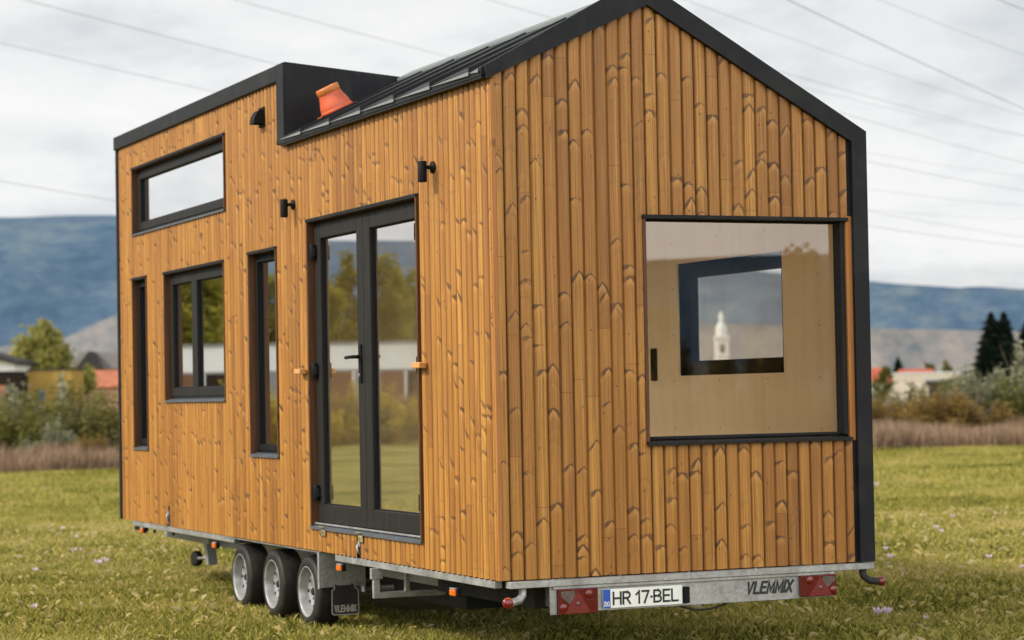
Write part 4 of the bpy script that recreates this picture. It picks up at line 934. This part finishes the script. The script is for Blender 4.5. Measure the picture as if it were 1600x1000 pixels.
# willow behind the ochre shed
wb = [(0, 0, 5.8, 1.9, 1.9, 2.2, 3), (-1.6, 0.2, 4.4, 1.5, 1.6, 1.8, 2), (1.2, 0, 4.6, 1.6, 1.6, 2.0, 2), (0.3, 0, 7.0, 1.2, 1.2, 1.2, 1.2), (3.0, 0, 3.6, 1.3, 1.3, 1.4, 1.5), (-2.6, 0, 3.2, 1.0, 1.0, 1.3, 1), (1.8, 0.4, 3.0, 1.6, 1.5, 1.5, 1.2)]
wt = broad_tree('willow_tree', 9000, wb, 0.22, m_willow, 6.0, 0.28, 41, 0.5)
p = gp(62, 165); wt.location = Vector(p); wt.rotation_euler = (0, 0, -YAW); wt.scale = (0.93,)*3
tag(wt, 'round yellow green willow behind the flat ochre shed', 'tree')

def conifer(seed, h, rb, n, name='conifer_tree'):
    r2 = np.random.default_rng(seed); t = empty(name); mb = MB(); mb.tube([(0, 0, -0.1), (0, 0, h*.5), (0, 0, h*.98)], [h*.022, h*.014, 0.01], 8); mb.build('trunk', bark, t)
    z = r2.random(n)**1.25*0.95+0.03; tier = np.floor(z*15)/15; fr_ = z*15 - np.floor(z*15); rad_ = rb*(1-z)**0.85*(0.55+0.55*(1-fr_))*np.sqrt(r2.random(n))*(0.75+0.5*vnoise(z*9, r2.random(n)*0, 1, 3)); a = r2.uniform(0, 6.283, n)
    arm = 0.78+0.3*np.sin(a*5+tier*40); rad_ = rad_*arm
    pos = np.stack([np.cos(a)*rad_, np.sin(a)*rad_, z*h + 0.02*h - rad_*0.25], 1)
    d = np.stack([np.cos(a), np.sin(a), np.full(n, -0.55)], 1)+r2.normal(0, .3, (n, 3)); d /= np.linalg.norm(d, axis=1)[:, None]
    b = np.cross(d, r2.normal(0, 1, (n, 3))); b /= np.linalg.norm(b, axis=1)[:, None]; s = (0.05*h*r2.uniform(.5, 1.1, n)*(1.15-z))[:, None]
    v = np.empty((n, 4, 3)); v[:, 0] = pos-d*s; v[:, 1] = pos+b*s*.35; v[:, 2] = pos+d*s; v[:, 3] = pos-b*s*.35
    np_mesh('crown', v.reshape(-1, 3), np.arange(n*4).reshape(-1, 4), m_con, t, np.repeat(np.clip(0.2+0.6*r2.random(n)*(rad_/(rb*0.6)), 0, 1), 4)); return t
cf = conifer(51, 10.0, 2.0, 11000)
D = 150
def con(px, top_py, d, rz, label, sx=1.0, first=False):
    h = (at(px, top_py, d)[2])
    o = cf if first else dup(cf, gp(px, d), rz, 1.0)
    o.location = Vector(gp(px, d)); o.rotation_euler = (0, 0, rz); o.scale = (h/10*sx*2.0, h/10*sx*2.0, h/10)
    return tag(o, label, 'conifer', 'dark conifers on the right')
con(1551, 487, D, 0.0, 'tall dark conifer, left one of the pair on the right', 1.0, True)
con(1571, 487, D+4, 2.0, 'tall dark conifer, right one of the close pair', 0.95)
con(1607, 500, D-3, 4.0, 'dark conifer at the right photo edge', 1.05)
con(1540, 530, D-6, 1.0, 'shorter conifer standing left of the tall pair', 1.0)
con(1578, 535, D-8, 5.0, 'short conifer in front of the tall pair', 1.0)
con(1404, 558, 240, 1.4, 'small distant conifer behind the cream building', 1.0)
con(1640, 510, D, 0.4, 'dark conifer just outside the right photo edge', 1.0)
sb = [(0, 0, 2.6, 1.0, 1.0, 1.3, 1), (0.3, 0, 3.8, 0.7, 0.7, 0.9, .7), (-0.3, 0, 1.4, 0.9, 0.9, 1.0, .6)]
st0 = broad_tree('small_tree', 1800, sb, 0.16, m_olive, 3.2, 0.10, 61)
st1 = None
for i, (px, py, d, lb) in enumerate(((1379, 572, 150, 'small green tree in front of the red roofed house'), (1454, 567, 235, 'small round tree above the cream building roof'), (1483, 563, 235, 'small slim tree right of the mast'), (1432, 578, 240, 'small tree behind the cream building roof middle'), (38, 560, 190, 'small tree behind the dark gabled shed'), (172, 560, 200, 'small tree behind the grey gabled roof'))):
    h = at(px, py, d)[2]; o = st0 if i == 0 else dup(st0, (0, 0, 0), i*1.3); o.location = Vector(gp(px, d)); o.scale = (h/4.6,)*3 if i != 2 else (h/4.6*.7, h/4.6*.7, h/4.6)
    tag(o, lb, 'tree', 'small far trees')

# trees and shrubs the windows mirror (left of and behind the photographer)
tall = [[(0, 0, 4.2, 1.3, 1.3, 2.4, 2), (0.3, 0.2, 6.6, 1.0, 1.0, 2.0, 1.6), (-0.5, 0, 3.0, 1.2, 1.2, 1.6, 1), (0.1, 0, 8.4, 0.55, 0.55, 1.3, .7)],
        [(0, 0, 4.5, 1.7, 1.7, 2.2, 2), (0.8, 0, 5.9, 1.2, 1.2, 1.7, 1.3), (-0.9, 0.3, 5.0, 1.1, 1.1, 1.8, 1.2), (0, 0, 7.6, 1.0, 1.0, 1.6, 1)],
        [(0, 0, 5.0, 0.9, 0.9, 3.0, 2), (0.5, 0, 3.2, 1.3, 1.3, 1.6, 1.2), (0, 0, 8.0, 0.7, 0.7, 1.8, 1)]]
T3 = [broad_tree('birch_tree', 5200, b, 0.16, m_birch, 7.0, 0.13, 70+i, 0.15, barkp, 9) for i, b in enumerate(tall)]
used = [False]*3

def put_tall(k, px, py, d, rz, label, group, mir, sx=1.0):
    p = at(px, py, d); h = p[2]; p = mir(p); p[2] = 0
    o = T3[k] if not used[k] else dup(T3[k], p, rz)
    used[k] = True; o.location = Vector(p); o.rotation_euler = (0, 0, rz); o.scale = (h/9.4*sx, h/9.4*sx, h/9.4)
    return tag(o, label, 'tree', group)
GB = 'birches behind the white building'
for k, px, py, d, rz, sx, lb in ((0, 545, 402, 132, .3, 1.0, 'tall birch mirrored in the left door leaf'), (1, 522, 440, 128, 1.3, 1.0, 'broad birch mirrored beside the left door leaf edge'), (2, 508, 455, 136, 2.2, 1.1, 'slim birch mirrored at the left edge of the left leaf'),
    (1, 600, 388, 133, 4.1, 0.9, 'tallest birch mirrored in the right door leaf'), (0, 622, 428, 129, 5.0, 1.0, 'birch mirrored in the middle of the right door leaf'), (2, 642, 432, 134, 0.2, 1.3, 'slim birch mirrored at the right edge of the right leaf'), (1, 575, 470, 138, 2.9, 1.0, 'birch standing between the two door reflections'),
    (1, 665, 440, 134, 1.9, 1.0, 'birch past the right end of the mirrored row'), (1, 425, 420, 130, 0.6, 1.0, 'birch mirrored in the tall narrow window'), (0, 405, 450, 132, 3.6, 1.0, 'birch left of the tall narrow window reflection'),
    (1, 276, 405, 122, 2.0, 1.3, 'birch mirrored in the left casement pane'), (1, 300, 415, 126, 4.0, 1.2, 'dense birch mirrored between the casement panes'), (1, 330, 405, 124, 5.5, 1.35, 'dense birch mirrored in the right casement pane'), (0, 352, 420, 126, 1.5, 1.2, 'birch mirrored at the right casement edge')):
    put_tall(k, px, py, d, rz, lb, GB, side_mirror, sx)
m_autumn = mat_foliage('autumn_leaves', (0.10, 0.075, 0.015), (0.23, 0.165, 0.035), (0.36, 0.25, 0.06))
T3 = [broad_tree('autumn_tree', 5200, b, 0.17, m_autumn, 7.0, 0.13, 90+i, 0.1, bark, 9) for i, b in enumerate(tall)]; used = [False]*3
GE = 'trees behind the photographer'
for k, px, py, d, rz, sx, lb in ((1, 1255, 385, 105, .8, 1.3, 'broad tree mirrored at the right of the gable window'), (0, 1215, 440, 108, 2.8, 1.2, 'tree mirrored right of the inner window'), (1, 1300, 430, 108, 1.7, 1.2, 'tree mirrored by the right jamb of the gable window'), (2, 1180, 500, 110, 1.2, 1.5, 'lower tree mirrored over the inner window'), (1, 1030, 480, 108, 3.1, 1.4, 'tree mirrored at the left of the gable window'), (0, 1120, 520, 120, .1, 1.4, 'far tree mirrored under the church'), (1, 1345, 400, 110, 2.2, 1.3, 'tree standing right of the mirrored row')):
    put_tall(k, px, py, d, rz, lb, GE, end_mirror, sx)
GM = 'shrubs in front of the white building'
for i, px in enumerate((245, 290, 335, 380, 425, 470, 505, 530, 556, 585, 612, 640, 668)):
    put_shrub(['g1', 'o1', 'g2', 'r1'][i % 4], px, 78+3*(i % 3), i*1.1, (1.0, 1.0, 0.85+0.12*(i % 3)), 'yellowing shrub in the row before the white building', GM, side_mirror)
for i, px in enumerate((1000, 1050, 1100, 1150, 1200, 1250, 1300, 1350)):
    put_shrub(['r1', 'o2', 'g1'][i % 3], px, 85+2*(i % 3), i*1.7, (1.3, 1.3, 0.9), 'autumn shrub in the row behind the photographer', 'shrubs behind the photographer', end_mirror)

# =================================================================== BUILDINGS
def bmat(name, col, var=0.12, scale=0.8): return mat_simple(name, col, 0.85, 0, var, scale, 0.0, 0.1)
m_ochre = bmat('ochre_render', (0.36, 0.235, 0.060), 0.2); m_dark = bmat('dark_timber', (0.022, 0.016, 0.013)); m_whitew = bmat('white_wash', (0.68, 0.68, 0.66), 0.08)
m_orange = bmat('orange_tiles', (0.36, 0.135, 0.080), 0.3, 2.0); m_salmon = bmat('salmon_render', (0.50, 0.30, 0.20)); m_greyroof = bmat('grey_slate', (0.13, 0.12, 0.115)); m_gable = bmat('dark_gable', (0.045, 0.042, 0.042))
m_cream = bmat('cream_render', (0.66, 0.58, 0.46), 0.08); m_win = mat_simple('dark_window', (0.05, 0.06, 0.075), 0.25, 0, 0.1); m_red = bmat('red_tiles', (0.34, 0.090, 0.055), 0.25, 2.0); m_brown = bmat('brown_boards', (0.17, 0.085, 0.050), 0.25, 3); m_greyp = bmat('grey_panel', (0.22, 0.22, 0.22), 0.2, 2); m_bluew = bmat('blue_shutter', (0.10, 0.17, 0.30))
def building(name, px0, px1, d, label, cat, mir=None, dep=5.0):
    """root at the left front corner; local x runs to the right along the front, y goes away"""
    a, b = gp(px0, d), gp(px1, d)
    if mir: a, b = mir(a), mir(b)
    w = float(np.linalg.norm(b[:2]-a[:2])); rz = math.atan2(b[1]-a[1], b[0]-a[0])
    t = empty(name, (a[0], a[1], 0), rz); tag(t, label, cat); return t, w
def zof(py, px, d): return float(at(px, py, d)[2])
def local(t, px, d, mir=None):
    p = gp(px, d); p = mir(p) if mir else p
    return (p[0]-t.location.x)*math.cos(t.rotation_euler.z) + (p[1]-t.location.y)*math.sin(t.rotation_euler.z)
d = 150
t, w = building('flat_roof_shed', 24, 113, d, 'flat topped ochre shed under the willow', 'shed'); h = zof(579, 60, d)
MB().box(0, w, 0, 4, -.1, h).build('wall', m_ochre, t); MB().box(-.06, w+.06, -.06, 4.06, h, h+.09).build('roof', m_gable, t)
MB().box(1.5, 1.9, -.03, .02, h-1.95, h-1.25).build('window', m_bluew, t); MB().box(2.9, 3.2, -.03, .02, h-1.95, h-1.4).build('window', m_whitew, t)
d = 146
t, w = building('gabled_shed', -60, 23, d, 'dark brown shed with white upper wall at the left photo edge', 'shed'); h = zof(580, 10, d); h2 = zof(567, 10, d); h3 = zof(553, 5, d)
MB().box(0, w, 0, 5, -.1, h).build('wall', m_dark, t); MB().box(0.02, w-.02, 0.02, 4.9, h, h2).build('upper_wall', m_whitew, t)
MB().prism([(-.3, h2+.75), (-.3, h2+1.0), (w*.1, h2+1.1), (w+.25, h2+.1), (w+.25, h2-.1)], lambda a, b, q: (a, q, b), -.35, 5.3).build('roof', m_gable, t)
MB().box(w-1.3, w-.5, -.9, -.2, .0, zof(602, 10, d)).build('annex', m_orange, t)
d = 172
t, w = building('tiled_building', 112, 262, d, 'low salmon building with orange tiled roof by the house corner', 'house'); h = zof(604, 150, d); h2 = zof(578, 150, d)
MB().box(0, w, 0, 5, -.1, h).build('wall', m_salmon, t); MB().prism([(-.3, h-.05), (2.5, h2), (5.3, h-.05)], lambda a, b, q: (q, a, b), -.1, w+.1).build('roof', m_orange, t)
d = 185
t, w = building('slate_house', 117, 205, d, 'grey roofed house with dark triangular gable behind the orange roof', 'house'); h = zof(577, 140, d); h2 = zof(549, 140, d)
MB().box(0, w, 0, 6, -.1, h).build('wall', m_salmon, t); MB().prism([(-.4, h), (3, h2), (6.4, h)], lambda a, b, q: (q, a, b), -.2, w+.2).build('roof', m_greyroof, t)
gx = local(t, 141, d); MB().prism([(gx-1.15, h+.02), (gx+1.15, h+.02), (gx, h2+.02)], lambda a, b, q: (a, q, b), -.5, 2.6).build('gable', m_gable, t)
d = 200
t, w = building('cream_building', 1394, 1498, d, 'long low cream building with a flat parapet', 'building'); h = zof(584, 1440, d)
MB().box(0, w, 0, 7, -.1, h).build('wall', m_cream, t); MB().box(-.05, w+.05, -.08, 7, h, h+.12).build('parapet', m_whitew, t)
for px in (1452,): x = local(t, px, d); MB().box(x-.35, x+.35, -.03, .03, zof(603, px, d), zof(594, px, d)).build('window', m_win, t)
MB().box(0.2, w-0.2, -.02, .03, zof(594, 1440, d), zof(593, 1440, d)).build('string_course', m_salmon, t)
t, w = building('red_roof_house', 1352, 1393, 195, 'small white house with red tiled roof beside the black house corner', 'house'); h = zof(596, 1380, 195); h2 = zof(574, 1380, 195)
MB().box(0, w, 0, 5, -.1, h).build('wall', m_whitew, t); MB().prism([(-.3, h-.05), (2.5, h2), (5.3, h-.05)], lambda a, b, q: (q, a, b), -.15, w+.15).build('roof', m_red, t)
t, w = building('red_roof_barn', 1415, 1462, 225, 'red roofed barn showing above the cream parapet', 'barn'); h = zof(584, 1440, 225); h2 = zof(576, 1440, 225)
MB().box(0, w, 0, 5, -.1, h).build('wall', m_cream, t); MB().prism([(-.3, h-.05), (2.5, h2), (5.3, h-.05)], lambda a, b, q: (q, a, b), -.15, w+.15).build('roof', m_red, t)
d = 185
t, w = building('long_shed', 1468, 1640, d, 'long dark shed with pale flat roof edge before the conifers', 'shed'); h = zof(594, 1530, d)
MB().box(0, w, 0, 5, -.1, h).build('wall', m_dark, t); MB().box(-.15, w+.2, -.5, 5.2, h, h+.2).build('roof', m_greyp, t)
t = empty('mast', gp(1452, 260)); tag(t, 'thin pale mast above the cream building roof', 'mast'); hm = zof(545, 1452, 260)
MB().tube([(0, 0, -.1), (0, 0, hm)], [.08, .03], 6).build('pole', m_greyp, t); MB().box(-.25, .25, -.03, .03, hm-.6, hm-.55).build('crossarm', m_greyp, t)
# church tower seen through the house
d = 420; cx_ = gp(1129, d); t = empty('church_tower', cx_, -YAW); tag(t, 'white church tower with onion dome seen through the far window', 'church tower')
S = d/FPX; zt = lambda py: zof(py, 1129, d)
tw = 10.5*S
MB().box(-tw, tw, -tw, tw, -.1, zt(527), .15).box(-tw*1.12, tw*1.12, -tw*1.12, tw*1.12, zt(530), zt(525), .1).box(-tw*1.1, tw*1.1, -tw*1.1, tw*1.1, zt(556), zt(554), .05).build('tower', m_whitew, t)
MB().lathe([(tw*.95, zt(525)), (tw*.8, zt(522)), (tw*.9, zt(516)), (tw*.75, zt(509)), (tw*.4, zt(504)), (tw*.32, zt(500)), (tw*.45, zt(495)), (tw*.2, zt(490)), (0.05, zt(486))], (0, 0, 0), (0, 0, 1), 20).build('dome', m_whitew, t)
MB().tube([(0, 0, zt(487)), (0, 0, zt(478))], 0.08, 6).box(-.5, .5, -.06, .06, zt(482), zt(481)).build('cross', m_greyp, t)
MB().box(-tw*.35, tw*.35, -tw-.05, -tw+.1, zt(551), zt(538)).build('belfry_opening', m_greyroof, t)
t, w = building('church_nave', 1095, 1168, 412, 'white church nave with red roof at the foot of the tower', 'church'); h = zof(583, 1129, 412); MB().box(0, w, 0, 8, -.1, h).build('wall', m_whitew, t)
MB().prism([(-.4, h-.1), (4, zof(570, 1129, 412)), (8.4, h-.1)], lambda a, b, q: (q, a, b), -.2, w+.2).build('roof', m_red, t)
# long white building mirrored in the doors
d = 112
t, w = building('white_hall', 722, 230, d, 'long white hall with brown and grey bays left of the house', 'hall', side_mirror); h = zof(537, 570, d); hb = zof(580, 570, d)
MB().box(0, w, 0, 6, -.1, h).build('wall', m_whitew, t); MB().box(-.1, w+.1, -.1, 6.1, h, h+.12).build('roof', m_greyp, t)
x = 0.4; k = 0
while x+2.3 < w:
    MB().box(x, x+1.1, -.06, .02, -.05, hb).build('bay', m_brown if k % 3 else m_greyp, t); MB().box(x+1.12, x+2.3, -.06, .02, -.05, hb).build('bay', m_greyp if k % 2 else m_dark, t); x += 2.45; k += 1
MB().box(0.2, w-.2, -.02, .03, hb+.02, hb+.1).build('ledge', m_greyp, t)

# =================================================================== HILLS
def elev_ridge(az):
    return np.interp(az, [-180, -75, -40, -24, -19, -12, 0, 11.3, 14.1, 22, 29, 33, 36.5, 45, 70, 110, 150, 180], [2.6, 4.4, 4.6, 3.75, 3.9, 4.4, 4.5, 4.5, 4.5, 3.8, 3.0, 2.55, 2.15, 1.9, 2.0, 2.3, 3.35, 2.6])
def elev_foot(az):
    return np.interp(az, [-180, -40, 9, 11.4, 12.8, 14.2, 18, 28, 33, 36.5, 50, 180], [0.6, 1.0, 1.15, 1.35, 1.52, 2.12, 2.3, 1.7, 1.45, 1.25, 0.9, 0.6])
def hills(name, fn, r0, r1, m, amp, seed, rough):
    az = np.arange(-180, 180.01, 0.4); rr = np.linspace(r0, r1*1.25, 22); A, Rr = np.meshgrid(np.radians(az), rr, indexing='ij')
    X = CAM[0]+np.sin(A)*Rr; Y = CAM[1]+np.cos(A)*Rr; f = np.clip((Rr-r0)/(r1-r0), 0, 1); f = f*f*(3-2*f); back = np.clip((Rr-r1)/(r1*.25), 0, 1)
    top = np.tan(np.radians(fn(az)))[:, None]*r1
    nz = (vnoise(X, Y, rough, seed)-.5) + .5*(vnoise(X, Y, rough*2.3, seed+1)-.5)+.25*(vnoise(X, Y, rough*5, seed+2)-.5)
    Z = CAM[2]*f + top*f*(1-.5*back) + amp*nz*np.sin(np.clip(f, 0, 1)*math.pi)*1.2 + amp*0.10*nz*f - 3*(f <= 0)
    n, k = X.shape; idx = np.arange(n*k).reshape(n, k)
    q = np.stack([idx[:-1, :-1].ravel(), idx[1:, :-1].ravel(), idx[1:, 1:].ravel(), idx[:-1, 1:].ravel()], 1)
    return tag(np_mesh(name, np.stack([X.ravel(), Y.ravel(), Z.ravel()], 1), q, m, smooth=True), None, None, None, 'structure')
hills('mountains', elev_ridge, 2600, 5200, mat_hill('hazy_forest', (0.042, 0.076, 0.120), (0.068, 0.110, 0.164), (0.128, 0.168, 0.190), 0.0055), 110, 31, 0.0016)  # distance haze is painted into the bluish forest colours
hills('foothills', elev_foot, 1000, 2100, mat_hill('hazy_pasture', (0.095, 0.115, 0.130), (0.175, 0.168, 0.165), (0.265, 0.235, 0.210), 0.010), 14, 35, 0.004)  # pasture colours greyed with painted haze

# =================================================================== POWER LINES
m_wire = mat_simple('wire', (0.10, 0.10, 0.11), 0.5)
wd = np.array([math.sin(YAW+0.47), math.cos(YAW+0.47), 0.0])
def wire(a, b, dep, label, r=0.016, sag=0.25):
    A = at(a[0], a[1], dep)
    nrm_ = np.cross(wd, [0, 0, 1.0]); dirb = _f + (b[0]-800)/FPX*_r - (b[1]-500)/FPX*_u
    tt = np.dot(A-CAM, nrm_)/np.dot(dirb, nrm_); B = CAM + dirb*tt
    L = np.dot(B-A, wd); pts = []
    for x in np.linspace(-10, 130, 56):
        z = A[2] + (B[2]-A[2])*x/L + sag*0.0014*x*(x-L); pts.append((A[0]+wd[0]*x, A[1]+wd[1]*x, z))
    o = MB().tube(pts, r*0.45, 5).build('power_line', m_wire); return tag(o, label, 'power line', 'overhead power lines')
for a, b, dep, lb, r in (((40, 0), (410, 95), 62, 'wire running down from the top left corner to the flat roof', .016), ((0, 67), (320, 140), 66, 'second wire below the top left corner', .014), ((0, 283), (178, 313), 70, 'lowest wire at the left just above the mountain', .016),
    ((370, 0), (660, 78), 62, 'wire crossing the sky above the orange vent', .013), ((765, 0), (850, 25), 60, 'faint wire left of the gable peak', .012), ((1232, 0), (1600, 170), 52, 'darkest wire in the upper right sky', .020), ((1072, 0), (1600, 180), 66, 'wire leaving the right roof slope near the peak', .013),
    ((1375, 0), (1600, 86), 70, 'faint wire near the upper right corner', .012), ((1562, 0), (1600, 15), 55, 'wire cutting the top right corner', .018), ((1230, 115), (1600, 212), 72, 'wire coming out halfway down the right roof slope', .014), ((1320, 178), (1600, 254), 74, 'wire just above the right eave corner', .014),
    ((1360, 253), (1600, 298), 76, 'wire beside the right black trim, upper of two', .014), ((1365, 331), (1600, 371), 80, 'faint wire low in the right sky', .012), ((1365, 354), (1600, 385), 80, 'lowest wire in the right sky', .015)):
    wire(a, b, dep, lb, r)

# =================================================================== CROCUSES
m_petal = mat_foliage('crocus_petal', (0.56, 0.38, 0.55), (0.74, 0.58, 0.72), (0.86, 0.77, 0.84), 0.4)
m_stem = mat_simple('pale_stem', (0.48, 0.44, 0.36), 0.7)
def crocus():
    t = empty('crocus'); V = []; F = []; T = []
    for ring_, (n, tilt, ph) in enumerate(((3, 0.62, 0.0), (3, 0.40, 1.05))):
        for k in range(n):
            a = ph + k*2*math.pi/3; o = len(V); ca, sa = math.cos(a), math.sin(a)
            for i in range(5):
                s_ = i/4; r = 0.006+0.036*math.sin(s_*1.4)*math.sin(tilt)*1.3; z = 0.022+0.036*s_*math.cos(tilt*0.9); wd_ = 0.010*math.sin(math.pi*(0.12+0.86*s_))
                for e in (-1, 0, 1): V.append((ca*(r-abs(e)*0.002)-sa*wd_*e, sa*(r-abs(e)*0.002)+ca*wd_*e, z)); T.append(0.25+0.6*s_)
            for i in range(4):
                for j in (0, 1): F.append((o+i*3+j, o+i*3+j+1, o+i*3+j+4, o+i*3+j+3))
    np_mesh('petals', np.array(V), np.array(F), m_petal, t, np.array(T), True)
    MB().tube([(0, 0, -.01), (0.001, 0, .015), (0, 0, .026)], [.003, .0035, .006], 6).build('stem', m_stem, t); return t
c0_ = crocus(); fl = [(1371, 966, 1.35, 'large pink crocus in front of the right marker arm, left of two'), (1386, 965, 1.3, 'large pink crocus in front of the right marker arm, right of two'), (1447, 971, .7, 'small pink crocus right of the large pair'), (1089, 958, 1.1, 'pink crocus under the number plate lamp'), (1078, 953, .9, 'pale crocus beside the hanging cable'),
    (1390, 877, 1.25, 'pink crocus close to the black house corner'), (1384, 862, .9, 'pale crocus just behind the one by the house corner'), (1386, 850, .9, 'farthest pale crocus by the house corner'), (1488, 812, 1.2, 'white crocus alone in the middle of the right meadow'), (1463, 829, 1.1, 'pale crocus, left of the pair in the right meadow'), (1470, 836, 1.1, 'pale crocus, right of the pair in the right meadow'), (1371, 762, 1.5, 'white crocus far out beside the house corner'), (1545, 876, 1.0, 'pale crocus by the brown grass patch'), (1598, 895, 1.2, 'crocus cut by the right photo edge'),
    (98, 832, 1.2, 'pink crocus farthest left beyond the pale ones'), (119, 843, .9, 'pale crocus behind the left pair'), (116, 867, 1.3, 'pink crocus, left of the close left pair'), (124, 865, 1.1, 'pink crocus, right of the close left pair'), (152, 886, 1.35, 'brightest white crocus in the left meadow'), (164, 882, 1.2, 'pink crocus right of the brightest white one'), (54, 956, 1.1, 'pink crocus nearest the camera at left'), (54, 896, 1.0, 'pale crocus above the nearest left one'), (32, 876, 1.0, 'pale crocus near the left photo edge')]
for i, (px, py, sc_, lb) in enumerate(fl):
    dd = ground_depth(py, px); p = at(px, py, dd); p[2] = 0
    o = c0_ if i == 0 else dup(c0_, p, i*0.7)
    o.location = Vector(p); o.rotation_euler = (0.12*math.sin(i*2.1), 0.15*math.cos(i*1.7), i*0.7); o.scale = (sc_*1.08,)*3; tag(o, lb, 'flower', 'autumn crocuses in the grass')

# =================================================================== LIGHT
SUN_EL = rad(36); sdir = Vector((-1.0, 0.26, 0)).normalized(); sdir = Vector((sdir.x*math.cos(SUN_EL), sdir.y*math.cos(SUN_EL), math.sin(SUN_EL)))
sl = bpy.data.lights.new('sun', 'SUN'); sl.energy = 5.0; sl.angle = rad(7); sl.color = (1.0, 0.94, 0.84)
so = bpy.data.objects.new('sun', sl); COL.objects.link(so); so.rotation_euler = (-sdir).to_track_quat('-Z', 'Y').to_euler(); so.location = (-20, 5, 20)
W = bpy.data.worlds.new('World'); SC.world = W; W.use_nodes = True
nt = W.node_tree; nt.nodes.clear()
class WN(NT):
    def __init__(s): s.t = nt; s.n = nt.nodes; s.l = nt.links; s.out = s.n.new('ShaderNodeOutputWorld')
w_ = WN()
sky = w_.node('ShaderNodeTexSky', sky_type='NISHITA'); sky.sun_disc = False; sky.sun_elevation = SUN_EL; sky.sun_rotation = math.atan2(sdir.x, sdir.y) % (2*math.pi)
sky.air_density = 1.0; sky.dust_density = 2.0
g = w_.node('ShaderNodeTexCoord').outputs['Generated']; x, y, z = w_.sep(g)
zc = w_.math('MAXIMUM', z, 0.0); k = w_.math('DIVIDE', 1.0, w_.math('ADD', zc, 0.06))
pv = w_.comb(w_.math('MULTIPLY', x, k), w_.math('MULTIPLY', y, k), 0.0)
n1 = w_.noise(pv, 0.42, 7, 0.58); n2 = w_.noise(w_.comb(x, y, w_.math('MULTIPLY', z, 2.2)), 9.0, 6, 0.62)
cl = w_.math('ADD', w_.math('MULTIPLY', n1, 0.5), w_.math('MULTIPLY', n2, 0.5))
cl = w_.math('ADD', cl, w_.math('MULTIPLY', w_.math('SUBTRACT', zc, 0.085), 0.9))
ccol = w_.ramp(cl, [(0.35, (5.5, 5.95, 6.5)), (0.43, (7.6, 7.85, 8.1)), (0.515, (9.2, 9.25, 9.3)), (0.62, (9.9, 9.85, 9.8))])
back = w_.math('ADD', w_.math('MULTIPLY', x, -math.sin(YAW-0.25)), w_.math('MULTIPLY', y, -math.cos(YAW-0.25)))
gain = w_.math('MULTIPLY', w_.mapr(zc, 0.14, 0.75, 1.0, 0.5, False), w_.mapr(back, -0.2, 0.75, 1.0, 3.0))
ccol = w_.mix(1.0, ccol, w_.comb(gain, gain, gain), 'MULTIPLY')
fac = w_.mapr(n1, 0.36, 0.50, 0.86, 0.985)
col = w_.mix(fac, sky.outputs[0], ccol)
bg = w_.node('ShaderNodeBackground'); bg.inputs['Strength'].default_value = 0.1; w_.set(bg.inputs['Color'], col)
w_.l.new(bg.outputs[0], w_.out.inputs[0])

SC.view_settings.view_transform = 'Standard'; SC.view_settings.look = 'None'; SC.view_settings.exposure = 0; SC.view_settings.gamma = 1
SC.cycles.max_bounces = 12; SC.cycles.diffuse_bounces = 8; SC.cycles.transmission_bounces = 8; SC.cycles.transparent_max_bounces = 12; SC.cycles.use_denoising = True
SC.cycles.sample_clamp_indirect = 8
